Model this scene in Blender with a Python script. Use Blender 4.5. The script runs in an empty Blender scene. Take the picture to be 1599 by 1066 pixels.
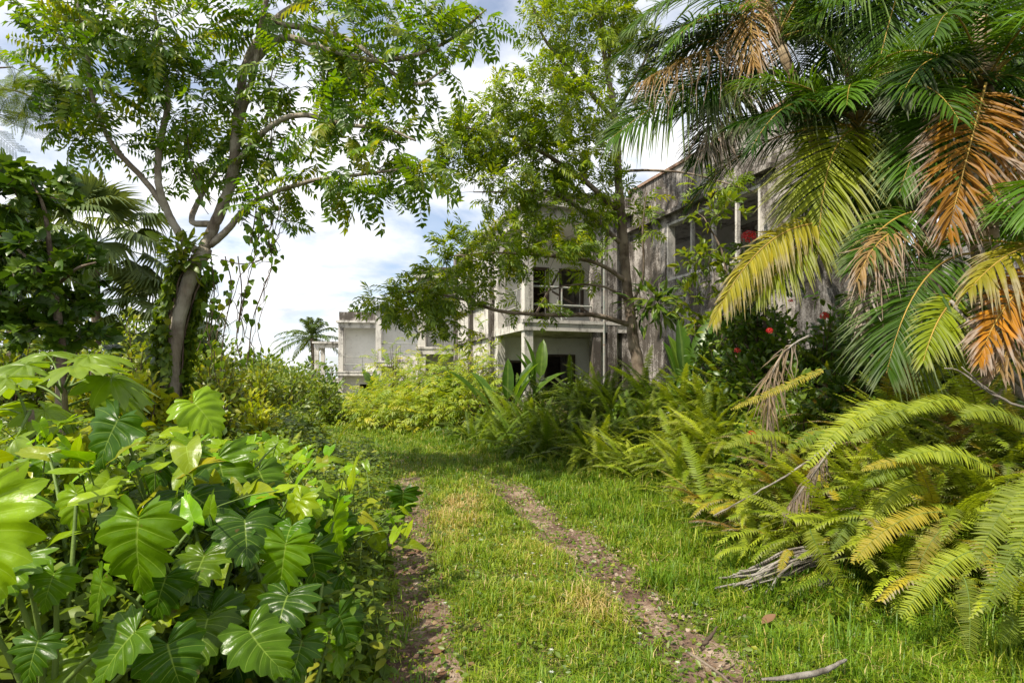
import bpy, math, random
import numpy as np
from mathutils import Vector, Matrix
rng = np.random.default_rng(7)
random.seed(7)
SC = bpy.context.scene
COL = SC.collection
rad = math.radians

# ------------------------------------------------------------------ camera
F = 888.0                      # focal length in pixels of the 1599 x 1066 photograph
CX, HY, EYE = 800.0, 590.0, 1.6
cd = bpy.data.cameras.new("camera")
cam = bpy.data.objects.new("camera", cd); COL.objects.link(cam)
cam.location = (0, 0, EYE); cam.rotation_euler = (rad(90), 0, 0)
cd.sensor_width = 36.0; cd.lens = F/1599*36.0
cd.shift_y = (HY-533)/1599
cd.clip_start = 0.05; cd.clip_end = 2000
SC.camera = cam

# ------------------------------------------------------------------ sun, sky, exposure
SUN_EL, SUN_AZ = rad(54), math.atan2(-0.76, -0.65)
sv = Vector((math.sin(SUN_AZ)*math.cos(SUN_EL), math.cos(SUN_AZ)*math.cos(SUN_EL), math.sin(SUN_EL)))
sl = bpy.data.lights.new("sun", 'SUN'); sl.energy = 5.0; sl.angle = rad(0.6); sl.color = (1.0, 0.925, 0.78)
so = bpy.data.objects.new("sun", sl); COL.objects.link(so)
so.rotation_euler = sv.to_track_quat('Z', 'Y').to_euler(); so.location = (-20, -10, 30)
W = bpy.data.worlds.new("World"); SC.world = W; W.use_nodes = True
wn, wl = W.node_tree.nodes, W.node_tree.links
wn.clear()
wo = wn.new('ShaderNodeOutputWorld'); bg = wn.new('ShaderNodeBackground'); wl.new(bg.outputs[0], wo.inputs[0])
sky = wn.new('ShaderNodeTexSky'); sky.sky_type = 'NISHITA'; sky.sun_disc = False
sky.sun_elevation = SUN_EL; sky.sun_rotation = SUN_AZ; sky.air_density = 1.0; sky.dust_density = 1.0; sky.ozone_density = 1.5
bg.inputs[1].default_value = 0.12
def wnode(t, **k):
    n = wn.new(t)
    for a, b in k.items(): setattr(n, a, b)
    return n
tc = wnode('ShaderNodeTexCoord'); sep = wnode('ShaderNodeSeparateXYZ'); wl.new(tc.outputs['Generated'], sep.inputs[0])
def wmath(op, a, b=None):
    n = wnode('ShaderNodeMath', operation=op)
    for i, v in enumerate((a, b)):
        if v is None: continue
        if isinstance(v, (int, float)): n.inputs[i].default_value = v
        else: wl.new(v, n.inputs[i])
    return n.outputs[0]
zz = wmath('ADD', wmath('MAXIMUM', sep.outputs[2], 0.0), 0.28)
cmb = wnode('ShaderNodeCombineXYZ')
wl.new(wmath('DIVIDE', sep.outputs[0], zz), cmb.inputs[0]); wl.new(wmath('DIVIDE', sep.outputs[1], zz), cmb.inputs[1])
mp = wnode('ShaderNodeMapping'); wl.new(cmb.outputs[0], mp.inputs[0])
mp.inputs['Scale'].default_value = (1.15, 1.5, 1); mp.inputs['Location'].default_value = (3.3, 1.2, 0)
mp.inputs['Rotation'].default_value = (0, 0, rad(-25))
n1 = wnode('ShaderNodeTexNoise'); wl.new(mp.outputs[0], n1.inputs[0])
n1.inputs['Scale'].default_value = 1.5; n1.inputs['Detail'].default_value = 9; n1.inputs['Roughness'].default_value = 0.58; n1.inputs['Distortion'].default_value = 0.35
cr = wnode('ShaderNodeValToRGB'); wl.new(n1.outputs[0], cr.inputs[0])
cr.color_ramp.elements[0].position = 0.36; cr.color_ramp.elements[0].color = (0.22, 0.22, 0.22, 1)
cr.color_ramp.elements[1].position = 0.54; cr.color_ramp.elements[1].color = (1, 1, 1, 1)
n2 = wnode('ShaderNodeTexNoise'); wl.new(mp.outputs[0], n2.inputs[0])
n2.inputs['Scale'].default_value = 3.2; n2.inputs['Detail'].default_value = 8; n2.inputs['Roughness'].default_value = 0.55
cc = wnode('ShaderNodeValToRGB'); wl.new(n2.outputs[0], cc.inputs[0])
cc.color_ramp.elements[0].position = 0.32; cc.color_ramp.elements[0].color = (4.7, 5.0, 5.7, 1)
cc.color_ramp.elements[1].position = 0.60; cc.color_ramp.elements[1].color = (7.5, 7.45, 7.35, 1)
wm = wnode('ShaderNodeMix', data_type='RGBA')
wl.new(cr.outputs[0], wm.inputs[0]); wl.new(sky.outputs[0], wm.inputs[6]); wl.new(cc.outputs[0], wm.inputs[7])
wl.new(wm.outputs[2], bg.inputs[0])
SC.view_settings.view_transform = 'Standard'; SC.view_settings.look = 'None'
SC.view_settings.exposure = 0.64; SC.view_settings.gamma = 1.0
SC.render.engine = 'CYCLES'
cy = SC.cycles
cy.max_bounces = 7; cy.diffuse_bounces = 3; cy.glossy_bounces = 2; cy.transmission_bounces = 3; cy.transparent_max_bounces = 4
cy.sample_clamp_indirect = 4.0; cy.use_denoising = True
try: cy.denoising_prefilter = 'ACCURATE'
except Exception: pass

# ------------------------------------------------------------------ mesh helpers
def at(px, py, Y):             # a point the photograph shows at (px, py), Y metres away
    return np.array([(px-CX)*Y/F, Y, EYE-(py-HY)*Y/F])
def A(*v): return np.array(v, float)
def nrm(v):
    v = np.asarray(v, float)
    return v/np.maximum(np.linalg.norm(v, axis=-1, keepdims=True), 1e-9)
def sm(t):
    t = np.clip(t, 0, 1); return t*t*(3-2*t)
def frames(D, N):              # rotation matrices whose columns are side, length, normal
    Yv = nrm(D); Xv = nrm(np.cross(Yv, N)); Zv = np.cross(Xv, Yv)
    return np.stack([Xv, Yv, Zv], axis=-1)
def bez(P0, C, P1, n):
    t = np.linspace(0, 1, n)[:, None]
    return (1-t)**2*np.asarray(P0)+2*t*(1-t)*np.asarray(C)+t*t*np.asarray(P1)
def smooth_path(pts, n=6):     # Catmull-Rom through rows of pts
    p = np.asarray(pts, float); p = np.vstack([2*p[0]-p[1], p, 2*p[-1]-p[-2]]); out = []
    for i in range(1, len(p)-2):
        t = np.linspace(0, 1, n, endpoint=False)[:, None]
        a, b, c, d = p[i-1], p[i], p[i+1], p[i+2]
        out.append(0.5*(2*b+(c-a)*t+(2*a-5*b+4*c-d)*t*t+(3*b-a-3*c+d)*t**3))
    out.append(p[-2][None]); return np.vstack(out)
class G:
    def __init__(s): s.V = []; s.Q = []; s.T = []; s.var = []; s.uv = []; s.n = 0
    def add(s, V, Q=None, T=None, var=0.5, uv=None):
        V = np.asarray(V, float).reshape(-1, 3); k = len(V)
        if Q is not None and len(Q): s.Q.append(np.asarray(Q, int).reshape(-1, 4)+s.n)
        if T is not None and len(T): s.T.append(np.asarray(T, int).reshape(-1, 3)+s.n)
        s.V.append(V); s.var.append(np.broadcast_to(np.asarray(var, float), (k,)).copy())
        s.uv.append(np.zeros((k, 2)) if uv is None else np.asarray(uv, float)); s.n += k
        return s
    def arr(s):
        z = lambda l, w: np.vstack(l) if l else np.zeros((0, w), int)
        return dict(V=np.vstack(s.V), Q=z(s.Q, 4), T=z(s.T, 3), var=np.concatenate(s.var), uv=np.vstack(s.uv))
    def stamp(s, t, R, P, sc=1.0, var=None):
        N = len(P); k = len(t['V']); sc = np.broadcast_to(np.asarray(sc, float), (N,))
        V = np.einsum('nij,kj->nki', R, t['V'])*sc[:, None, None]+np.asarray(P)[:, None, :]
        off = (np.arange(N)*k)[:, None, None]
        v = np.tile(t['var'], N) if var is None else (np.repeat(np.broadcast_to(var, (N,)), k)+np.tile(t['var']-0.5, N))
        s.add(V.reshape(-1, 3), (t['Q'][None]+off).reshape(-1, 4), (t['T'][None]+off).reshape(-1, 3), v, np.tile(t['uv'], (N, 1)))
        return s
    def tube(s, P, r, n=6, var=0.5, cap=False):
        P = np.asarray(P, float); m = len(P); r = np.broadcast_to(np.asarray(r, float), (m,))
        T = nrm(np.gradient(P, axis=0)); ref = np.array([0.31, 0.17, 0.93]) if abs(T[0] @ nrm(A(0.31, 0.17, 0.93))) < 0.9 else A(1, 0.2, 0)
        U = nrm(np.cross(T, ref)); Wv = np.cross(T, U); a = np.arange(n)/n*2*math.pi
        V = P[:, None]+r[:, None, None]*(np.cos(a)[None, :, None]*U[:, None]+np.sin(a)[None, :, None]*Wv[:, None])
        i = np.arange(m-1)[:, None]; j = np.arange(n)[None]
        Q = np.stack([i*n+j, i*n+(j+1) % n, (i+1)*n+(j+1) % n, (i+1)*n+j], -1).reshape(-1, 4)
        L = np.concatenate([[0], np.cumsum(np.linalg.norm(np.diff(P, axis=0), axis=1))])
        uv = np.stack([np.tile(a/6.283, m), np.repeat(L, n)], -1)
        V = V.reshape(-1, 3); Tt = None
        if cap:
            V = np.vstack([V, P[:1], P[-1:]]); uv = np.vstack([uv, [[0, 0]], [[0, 0]]]); jj = np.arange(n)
            Tt = np.vstack([np.stack([(jj+1) % n, jj, np.full(n, m*n)], -1), np.stack([(m-1)*n+jj, (m-1)*n+(jj+1) % n, np.full(n, m*n+1)], -1)])
        return s.add(V, Q, Tt, var, uv)
    def hexa(s, c, var=0.5):   # eight corners: bottom ring then top ring
        return s.add(c, [[0, 3, 2, 1], [4, 5, 6, 7], [0, 1, 5, 4], [1, 2, 6, 5], [2, 3, 7, 6], [3, 0, 4, 7]], None, var)
    def build(s, name, mat, parent=None, smooth=True, origin=None):
        d = s.arr(); V = d['V'].copy()
        o0 = np.array(parent['_o']) if (parent is not None and '_o' in parent) else np.zeros(3)
        if origin is not None: o0 = np.asarray(origin, float)
        V -= o0
        me = bpy.data.meshes.new(name); nq, nt = len(d['Q']), len(d['T'])
        me.vertices.add(len(V)); me.vertices.foreach_set('co', V.astype(np.float32).ravel())
        me.loops.add(nq*4+nt*3); me.loops.foreach_set('vertex_index', np.concatenate([d['Q'].ravel(), d['T'].ravel()]).astype(np.int32))
        me.polygons.add(nq+nt)
        me.polygons.foreach_set('loop_start', np.concatenate([np.arange(nq)*4, nq*4+np.arange(nt)*3]).astype(np.int32))
        me.polygons.foreach_set('use_smooth', np.full(nq+nt, smooth, dtype=bool))
        at_ = me.attributes.new('var', 'FLOAT', 'POINT'); at_.data.foreach_set('value', d['var'].astype(np.float32))
        au = me.attributes.new('lf', 'FLOAT2', 'POINT'); au.data.foreach_set('vector', d['uv'].astype(np.float32).ravel())
        me.update(calc_edges=True); me.validate()
        if mat: me.materials.append(mat)
        o = bpy.data.objects.new(name, me); COL.objects.link(o)
        if parent is not None: o.parent = parent
        elif origin is not None: o.location = o0
        return o
def tag(o, label=None, cat=None, group=None, kind=None):
    if label: o['label'] = label
    if cat: o['category'] = cat
    if group: o['group'] = group
    if kind: o['kind'] = kind
    return o
def thing(name, loc, label, cat, group=None):
    o = bpy.data.objects.new(name, None); COL.objects.link(o); o.empty_display_size = 0.1
    o.location = loc; o['_o'] = [float(v) for v in loc]
    return tag(o, label, cat, group)
def clone(o, parent=None):
    c = o.copy(); COL.objects.link(c)
    if parent is not None: c.parent = parent
    return c

# ------------------------------------------------------------------ materials
def new_mat(name):
    m = bpy.data.materials.new(name); m.use_nodes = True; nt = m.node_tree
    for n in list(nt.nodes): nt.nodes.remove(n)
    return m, nt
class NT:
    def __init__(s, nt): s.t = nt
    def n(s, t, ins=None, **k):
        x = s.t.nodes.new(t)
        for a, b in k.items(): setattr(x, a, b)
        for i, v in (ins or {}).items():
            if hasattr(v, 'is_output'): s.t.links.new(v, x.inputs[i])
            else: x.inputs[i].default_value = v
        return x
    def m(s, op, a, b=0.0, c=0.0, clamp=False): return s.n('ShaderNodeMath', {0: a, 1: b, 2: c}, operation=op, use_clamp=clamp).outputs[0]
    def ramp(s, f, st, interp='LINEAR'):
        r = s.n('ShaderNodeValToRGB', {0: f}); e = r.color_ramp.elements; r.color_ramp.interpolation = interp
        while len(e) < len(st): e.new(0.5)
        for el, (p, c) in zip(e, st): el.position = p; el.color = tuple(c)+((1,) if len(c) == 3 else ())
        return r.outputs[0]
    def mix(s, f, a, b, mode='MIX'):
        x = s.n('ShaderNodeMix', data_type='RGBA', blend_type=mode)
        for i, v in ((0, f), (6, a), (7, b)):
            if hasattr(v, 'is_output'): s.t.links.new(v, x.inputs[i])
            else: x.inputs[i].default_value = v if i == 0 else tuple(v)+((1,) if len(v) == 3 else ())
        return x.outputs[2]
    def noise(s, vec, scale, det=4, rough=0.5): 
        x = s.n('ShaderNodeTexNoise', {'Scale': scale, 'Detail': det, 'Roughness': rough})
        if vec is not None: s.t.links.new(vec, x.inputs[0])
        return x.outputs[0]
def leafmat(name, cols=None, rough=0.42, trans=0.38, tcol=(1.5, 1.35, 0.55), spec=0.45, vein=None, objcol=False, spots=None, objrand=0.25, bump=0.0, tips=False, rvar=0.0):
    m, t = new_mat(name); N = NT(t)
    oi = N.n('ShaderNodeObjectInfo')
    va = N.n('ShaderNodeAttribute', attribute_name='var').outputs['Fac']
    lf = N.n('ShaderNodeAttribute', attribute_name='lf').outputs['Vector']
    sx = N.n('ShaderNodeSeparateXYZ', {0: lf})
    f = N.m('ADD', va, N.m('MULTIPLY', N.m('SUBTRACT', oi.outputs['Random'], 0.5), objrand), clamp=True)
    if objcol:
        k = N.ramp(f, [(0, (0.5, 0.56, 0.6)), (0.5, (1, 1, 1)), (1, (1.5, 1.35, 1.0))])
        c = N.mix(1.0, oi.outputs['Color'], k, 'MULTIPLY')
    else:
        c = N.ramp(f, [(i/(len(cols)-1), cc) for i, cc in enumerate(cols)])
    geo = N.n('ShaderNodeNewGeometry')
    tco = N.n('ShaderNodeTexCoord').outputs['Object']
    if tips:                  # leaflets dry out from their tips on fronds whose colour alpha is low
        dead = N.m('MULTIPLY', N.m('SUBTRACT', N.m('ADD', sx.outputs[1], N.m('MULTIPLY', N.noise(tco, 5, 4), 0.9)), 0.98), 5.0, clamp=True)
        dead = N.m('MULTIPLY', dead, N.m('SUBTRACT', 1.0, oi.outputs['Alpha']))
        c = N.mix(dead, c, N.ramp(N.noise(tco, 14, 3), [(0.35, (0.12, 0.07, 0.04)), (0.6, (0.34, 0.29, 0.25))]))
    if spots:
        nz = N.noise(tco, spots[1], 3)
        c = N.mix(N.m('MULTIPLY', N.m('SUBTRACT', nz, spots[2]), 12, clamp=True), c, spots[0])
    if vein:                  # pale veins along the mid line of every lobe and the midrib
        ph = N.m('ABSOLUTE', N.m('SUBTRACT', sx.outputs[0], 0.5))
        wv = N.m('ADD', N.m('MULTIPLY', N.m('SUBTRACT', 1.0, sx.outputs[1]), 0.05), 0.012)
        v1 = N.m('SUBTRACT', 1.0, N.m('DIVIDE', ph, wv), clamp=True)
        v2 = N.m('SUBTRACT', 1.0, N.m('DIVIDE', sx.outputs[1], 0.045), clamp=True)
        c = N.mix(N.m('MULTIPLY', N.m('MAXIMUM', v1, v2), vein[1]), c, vein[0])
        n3 = N.noise(tco, 9, 3)
        c = N.mix(0.5, c, N.ramp(n3, [(0.3, (0.55, 0.6, 0.6)), (0.7, (1.3, 1.25, 1.0))]), 'MULTIPLY')
    c = N.mix(N.m('MULTIPLY', geo.outputs['Backfacing'], 0.35), c, N.mix(1.0, c, (1.35, 1.3, 1.15), 'MULTIPLY'))
    pb = N.n('ShaderNodeBsdfPrincipled', {'Base Color': c, 'Roughness': rough, 'Specular IOR Level': spec})
    if rvar: t.links.new(N.m('ADD', N.m('MULTIPLY', N.noise(tco, 6, 5, 0.6), rvar), rough-rvar*0.5), pb.inputs['Roughness'])
    if bump:
        bp = N.n('ShaderNodeBump', {'Strength': bump, 'Distance': 0.01, 'Height': N.noise(tco, 40, 3)})
        t.links.new(bp.outputs[0], pb.inputs['Normal'])
    tb = N.n('ShaderNodeBsdfTranslucent', {0: N.mix(1.0, c, tcol, 'MULTIPLY')})
    mx = N.n('ShaderNodeMixShader', {0: trans, 1: pb.outputs[0], 2: tb.outputs[0]})
    t.links.new(mx.outputs[0], N.n('ShaderNodeOutputMaterial').inputs[0])
    return m
def barkmat(name, c1, c2, c3, scale=6.0, stretch=0.25, bump=0.6, ring=0):
    m, t = new_mat(name); N = NT(t)
    tco = N.n('ShaderNodeTexCoord').outputs['Object']
    mpp = N.n('ShaderNodeMapping', {0: tco, 'Scale': (1, 1, stretch)}).outputs[0]
    a = N.noise(mpp, scale, 6, 0.6); b = N.noise(tco, scale*0.35, 4)
    c = N.mix(N.ramp(b, [(0.42, (0, 0, 0)), (0.6, (1, 1, 1))]), N.ramp(a, [(0.3, c1), (0.65, c2)]), c3)
    h = N.noise(mpp, scale*4, 5, 0.65)
    if ring:
        lf = N.n('ShaderNodeAttribute', attribute_name='lf').outputs['Vector']
        y = N.n('ShaderNodeSeparateXYZ', {0: lf}).outputs[1]
        rr = N.m('PINGPONG', N.m('MULTIPLY', y, ring), 0.5)
        c = N.mix(N.m('MULTIPLY', N.m('LESS_THAN', rr, 0.09), 0.6), c, (0.03, 0.025, 0.02))
        h = N.m('ADD', h, rr)
    pb = N.n('ShaderNodeBsdfPrincipled', {'Base Color': c, 'Roughness': 0.85, 'Specular IOR Level': 0.2})
    bp = N.n('ShaderNodeBump', {'Strength': bump, 'Distance': 0.02, 'Height': h}); t.links.new(bp.outputs[0], pb.inputs['Normal'])
    t.links.new(pb.outputs[0], N.n('ShaderNodeOutputMaterial').inputs[0])
    return m
def concrete(name, paint, dirt, grime=0.5, streak=0.55, rough=0.9):
    m, t = new_mat(name); N = NT(t)
    tco = N.n('ShaderNodeNewGeometry').outputs['Position']
    mv = N.n('ShaderNodeMapping', {0: tco, 'Scale': (1, 1, 0.16)}).outputs[0]
    a = N.noise(mv, 4.5, 12, 0.74); b = N.noise(tco, 1.1, 10, 0.72); c0 = N.noise(tco, 26, 8, 0.75)
    s = N.m('ADD', N.m('MULTIPLY', a, streak), N.m('ADD', N.m('MULTIPLY', b, 0.5), N.m('MULTIPLY', c0, 0.34)))
    f = N.ramp(s, [(grime, (1, 1, 1)), (grime+0.12, (0, 0, 0))])
    base = N.mix(N.noise(tco, 2.2, 5), paint, tuple(x*0.78 for x in paint))
    c = N.mix(f, dirt, base)
    mo = N.ramp(N.noise(tco, 5, 6, 0.7), [(0.55, (0, 0, 0)), (0.7, (1, 1, 1))])
    c = N.mix(N.m('MULTIPLY', mo, 0.22), c, (0.16, 0.12, 0.085))
    pb = N.n('ShaderNodeBsdfPrincipled', {'Base Color': c, 'Roughness': rough, 'Specular IOR Level': 0.2})
    bp = N.n('ShaderNodeBump', {'Strength': 0.45, 'Distance': 0.02, 'Height': N.noise(tco, 22, 6, 0.7)}); t.links.new(bp.outputs[0], pb.inputs['Normal'])
    t.links.new(pb.outputs[0], N.n('ShaderNodeOutputMaterial').inputs[0])
    return m
def plainmat(name, stops, scale=8, rough=0.8, metal=0.0, bump=0.3):
    m, t = new_mat(name); N = NT(t)
    tco = N.n('ShaderNodeTexCoord').outputs['Object']
    nz = N.noise(tco, scale, 6, 0.65)
    pb = N.n('ShaderNodeBsdfPrincipled', {'Base Color': N.ramp(nz, stops), 'Roughness': rough, 'Metallic': metal, 'Specular IOR Level': 0.25})
    bp = N.n('ShaderNodeBump', {'Strength': bump, 'Distance': 0.02, 'Height': N.noise(tco, scale*4, 5, 0.7)}); t.links.new(bp.outputs[0], pb.inputs['Normal'])
    t.links.new(pb.outputs[0], N.n('ShaderNodeOutputMaterial').inputs[0])
    return m
M = {}
M['philo'] = leafmat('philodendron_leaf', rough=0.31, trans=0.36, spec=0.24, objcol=True, vein=((0.30, 0.42, 0.08), 0.55), objrand=0.3, tcol=(1.5, 1.5, 0.4), spots=((0.13, 0.085, 0.03), 17, 0.70), rvar=0.3, bump=0.2)
M['frond'] = leafmat('frond_leaf', tips=True, rough=0.46, trans=0.34, spec=0.2, objcol=True, objrand=0.35, tcol=(1.5, 1.3, 0.5))
M['fern'] = leafmat('fern_leaf', tips=True, rough=0.55, trans=0.4, spec=0.3, objcol=True, objrand=0.5, tcol=(1.4, 1.35, 0.45))
M['tree1'] = leafmat('pinnate_leaf', [(0.03, 0.075, 0.003), (0.064, 0.14, 0.004), (0.12, 0.195, 0.006), (0.23, 0.24, 0.012)], rough=0.42, trans=0.46, tcol=(1.7, 1.6, 0.45))
M['tree2'] = leafmat('slender_leaf', [(0.06, 0.11, 0.004), (0.14, 0.22, 0.006), (0.27, 0.33, 0.01), (0.4, 0.38, 0.02)], rough=0.45, trans=0.44, tcol=(1.6, 1.5, 0.45))
M['dark'] = leafmat('dark_broad_leaf', [(0.016, 0.045, 0.004), (0.045, 0.1, 0.007), (0.105, 0.17, 0.01), (0.22, 0.25, 0.02)], rough=0.38, trans=0.32, spec=0.45)
M['mid'] = leafmat('mid_broad_leaf', [(0.04, 0.08, 0.007), (0.085, 0.15, 0.01), (0.16, 0.22, 0.015), (0.3, 0.3, 0.025)], rough=0.42, trans=0.42)
M['lime'] = leafmat('lime_leaf', [(0.10, 0.19, 0.008), (0.2, 0.29, 0.01), (0.32, 0.37, 0.015), (0.47, 0.43, 0.025)], rough=0.45, trans=0.42, tcol=(1.4, 1.3, 0.4))
M['palmate'] = leafmat('palmate_leaf', [(0.08, 0.15, 0.008), (0.15, 0.24, 0.01), (0.22, 0.3, 0.015)], rough=0.38, trans=0.45, vein=((0.3, 0.36, 0.1), 0.4), tcol=(1.6, 1.55, 0.4))
M['grass'] = leafmat('grass_blade', [(0.04, 0.105, 0.005), (0.12, 0.225, 0.007), (0.235, 0.31, 0.014), (0.4, 0.35, 0.08), (0.52, 0.4, 0.2)], rough=0.5, trans=0.38, tcol=(1.3, 1.25, 0.5), objrand=0)
M['paddle'] = leafmat('paddle_leaf', [(0.03, 0.085, 0.008), (0.07, 0.15, 0.012), (0.16, 0.24, 0.02)], rough=0.35, trans=0.45, vein=((0.3, 0.4, 0.1), 0.35))
M['dead'] = leafmat('dead_leaf', [(0.09, 0.06, 0.04), (0.2, 0.15, 0.105), (0.33, 0.28, 0.22)], rough=0.8, trans=0.15, spec=0.15, tcol=(1.2, 1.0, 0.8))
M['litter'] = leafmat('fallen_leaf', [(0.07, 0.04, 0.022), (0.16, 0.088, 0.045), (0.27, 0.19, 0.11)], rough=0.7, trans=0.12, spec=0.2)
M['red'] = leafmat('red_petal', [(0.35, 0.012, 0.015), (0.6, 0.03, 0.03), (0.7, 0.09, 0.07)], rough=0.5, trans=0.3, tcol=(1.3, 0.8, 0.8))
M['white'] = leafmat('white_petal', [(0.6, 0.6, 0.55), (0.75, 0.75, 0.72), (0.8, 0.8, 0.75)], rough=0.5, trans=0.3, tcol=(1, 1, 1))
M['bark'] = barkmat('grey_bark', (0.10, 0.075, 0.055), (0.25, 0.205, 0.155), (0.36, 0.32, 0.26), 11, 0.3, 1.0)
M['bark2'] = barkmat('brown_bark', (0.06, 0.042, 0.03), (0.15, 0.11, 0.08), (0.24, 0.19, 0.145), 12, 0.3, 1.0)
M['vinebark'] = barkmat('vine_bark', (0.04, 0.028, 0.02), (0.10, 0.07, 0.048), (0.15, 0.11, 0.08), 12)
M['palmbark'] = barkmat('ringed_palm_bark', (0.14, 0.09, 0.05), (0.27, 0.19, 0.11), (0.34, 0.27, 0.18), 5, 0.6, 0.5, ring=9)
M['stem'] = plainmat('green_stem', [(0.3, (0.06, 0.11, 0.02)), (0.7, (0.14, 0.2, 0.04))], 6, 0.5)
M['rachis'] = plainmat('yellow_rachis', [(0.3, (0.22, 0.14, 0.03)), (0.7, (0.4, 0.27, 0.05))], 6, 0.5)
M['deadwood'] = barkmat('weathered_wood', (0.07, 0.058, 0.048), (0.19, 0.165, 0.14), (0.29, 0.265, 0.235), 18, 0.6)
M['wall'] = concrete('mouldy_concrete', (0.62, 0.59, 0.55), (0.09, 0.08, 0.07), 0.68)
M['wallB'] = concrete('blackened_concrete', (0.50, 0.46, 0.43), (0.075, 0.064, 0.055), 0.60, 0.55)
M['wallin'] = concrete('white_painted_wall', (0.84, 0.82, 0.78), (0.4, 0.36, 0.3), 0.80)
M['wood'] = plainmat('dark_wood', [(0.3, (0.04, 0.028, 0.02)), (0.7, (0.11, 0.085, 0.065))], 7, 0.8)
M['rail'] = plainmat('rusted_rail', [(0.35, (0.20, 0.24, 0.22)), (0.6, (0.33, 0.31, 0.28)), (0.75, (0.2, 0.09, 0.05))], 9, 0.7)
M['brick'] = plainmat('bare_brick', [(0.3, (0.14, 0.085, 0.06)), (0.55, (0.27, 0.17, 0.12)), (0.75, (0.33, 0.29, 0.25))], 6, 0.9)
M['soil'] = None

# ------------------------------------------------------------------ terrain
YL = A(0, 2.99, 3.84, 5.26, 7.9, 10.15, 14.2, 18.2, 22, 28, 40)
RL = A(-.40, -.505, -.69, -.98, -1.42, -1.83, -3.2, -5.2, -7.6, -12, -22)       # left wheel rut
YR = A(0, 2.99, 4.06, 5.47, 6.77, 9.2, 12.9, 17.3, 22, 28, 40)
RR = A(1.35, 1.11, .914, .616, .3, -.36, -1.74, -3.9, -6.3, -10.6, -20.4)       # right wheel rut
YF = A(0, 2.99, 4.6, 8.36, 12.9, 18, 25, 40); XF = A(-.6, -.78, -1.2, -1.95, -3.5, -5.6, -10.4, -22)     # where the left growth starts
YG = A(0, 2.6, 3.5, 4.3, 6.8, 8.8, 10.9, 12.9, 14.2, 18, 25, 40); XG = A(3.2, 3.0, 2.8, 2.3, 2.15, 1.6, .8, -.5, -1.1, -3.2, -7.6, -18)   # where the fern bank starts
rl = lambda y: np.interp(y, YL, RL); rr_ = lambda y: np.interp(y, YR, RR)
fl = lambda y: np.interp(y, YF, XF); fr = lambda y: np.interp(y, YG, XG)
def gz(x, y):
    x = np.asarray(x, float); y = np.asarray(y, float)
    h = 0.9*sm((x-fr(y))/2.4)+0.30*sm((fl(y)-x)/2.0)
    h = h-1.0*sm((y-19)/22)
    h = h+0.03*np.sin(x*2.1+1)*np.sin(y*1.7)+0.015*np.sin(x*5.3)*np.cos(y*4.7+x)
    for R in (rl, rr_): h = h-0.035*np.exp(-((x-R(y))/0.2)**2)*(y < 20)
    return h+0.02*np.exp(-((x-0.5*(rl(y)+rr_(y)))/0.35)**2)*(y < 20)
def gp(x, y): return A(x, y, float(gz(x, y)))

def soilmat():
    m, t = new_mat('soil'); N = NT(t)
    p = N.n('ShaderNodeNewGeometry').outputs['Position']
    c = N.ramp(N.noise(p, 3.0, 8, 0.65), [(0.3, (0.055, 0.042, 0.022)), (0.5, (0.085, 0.085, 0.028)), (0.7, (0.13, 0.135, 0.035))])
    pb = N.n('ShaderNodeBsdfPrincipled', {'Base Color': c, 'Roughness': 0.95, 'Specular IOR Level': 0.1})
    bp = N.n('ShaderNodeBump', {'Strength': 0.8, 'Distance': 0.03, 'Height': N.noise(p, 14, 8, 0.7)}); t.links.new(bp.outputs[0], pb.inputs['Normal'])
    t.links.new(pb.outputs[0], N.n('ShaderNodeOutputMaterial').inputs[0]); return m
def dirtmat():
    m, t = new_mat('track_dirt'); N = NT(t)
    p = N.n('ShaderNodeNewGeometry').outputs['Position']
    a = N.noise(p, 2.2, 6, 0.6); b = N.noise(p, 28, 6, 0.7)
    c = N.ramp(N.m('ADD', N.m('MULTIPLY', a, 0.6), N.m('MULTIPLY', b, 0.4)), [(0.40, (0.07, 0.042, 0.030)), (0.5, (0.165, 0.105, 0.075)), (0.60, (0.33, 0.25, 0.18))])
    v = N.n('ShaderNodeTexVoronoi', {'Vector': p, 'Scale': 32.0}).outputs['Distance']
    c = N.mix(N.m('MULTIPLY', N.ramp(v, [(0.1, (1, 1, 1)), (0.3, (0, 0, 0))]), N.ramp(a, [(0.48, (0, 0, 0)), (0.6, (1, 1, 1))])), c, (0.40, 0.31, 0.23))
    pb = N.n('ShaderNodeBsdfPrincipled', {'Base Color': c, 'Roughness': 0.9, 'Specular IOR Level': 0.2})
    bp = N.n('ShaderNodeBump', {'Strength': 0.9, 'Distance': 0.03, 'Height': N.m('ADD', b, N.noise(p, 7, 6, 0.7))}); t.links.new(bp.outputs[0], pb.inputs['Normal'])
    t.links.new(pb.outputs[0], N.n('ShaderNodeOutputMaterial').inputs[0]); return m
M['soil'] = soilmat(); M['dirt'] = dirtmat()
def ground():
    u = np.linspace(-1, 1, 221); gx = 3.0*np.sinh(u*5.2)/np.sinh(5.2)*100*0.5+0*u
    v = np.linspace(0, 1, 240); gy = -12+232*(np.sinh(v*3.4)/np.sinh(3.4))
    X, Y = np.meshgrid(gx, gy); Z = gz(X, Y); n, mm = X.shape
    i = np.arange(n-1)[:, None]; j = np.arange(mm-1)[None]
    Q = np.stack([i*mm+j, i*mm+j+1, (i+1)*mm+j+1, (i+1)*mm+j], -1).reshape(-1, 4)
    g = G().add(np.stack([X, Y, Z], -1), Q); tag(g.build('ground', M['soil']), kind='structure')
ground()
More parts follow.
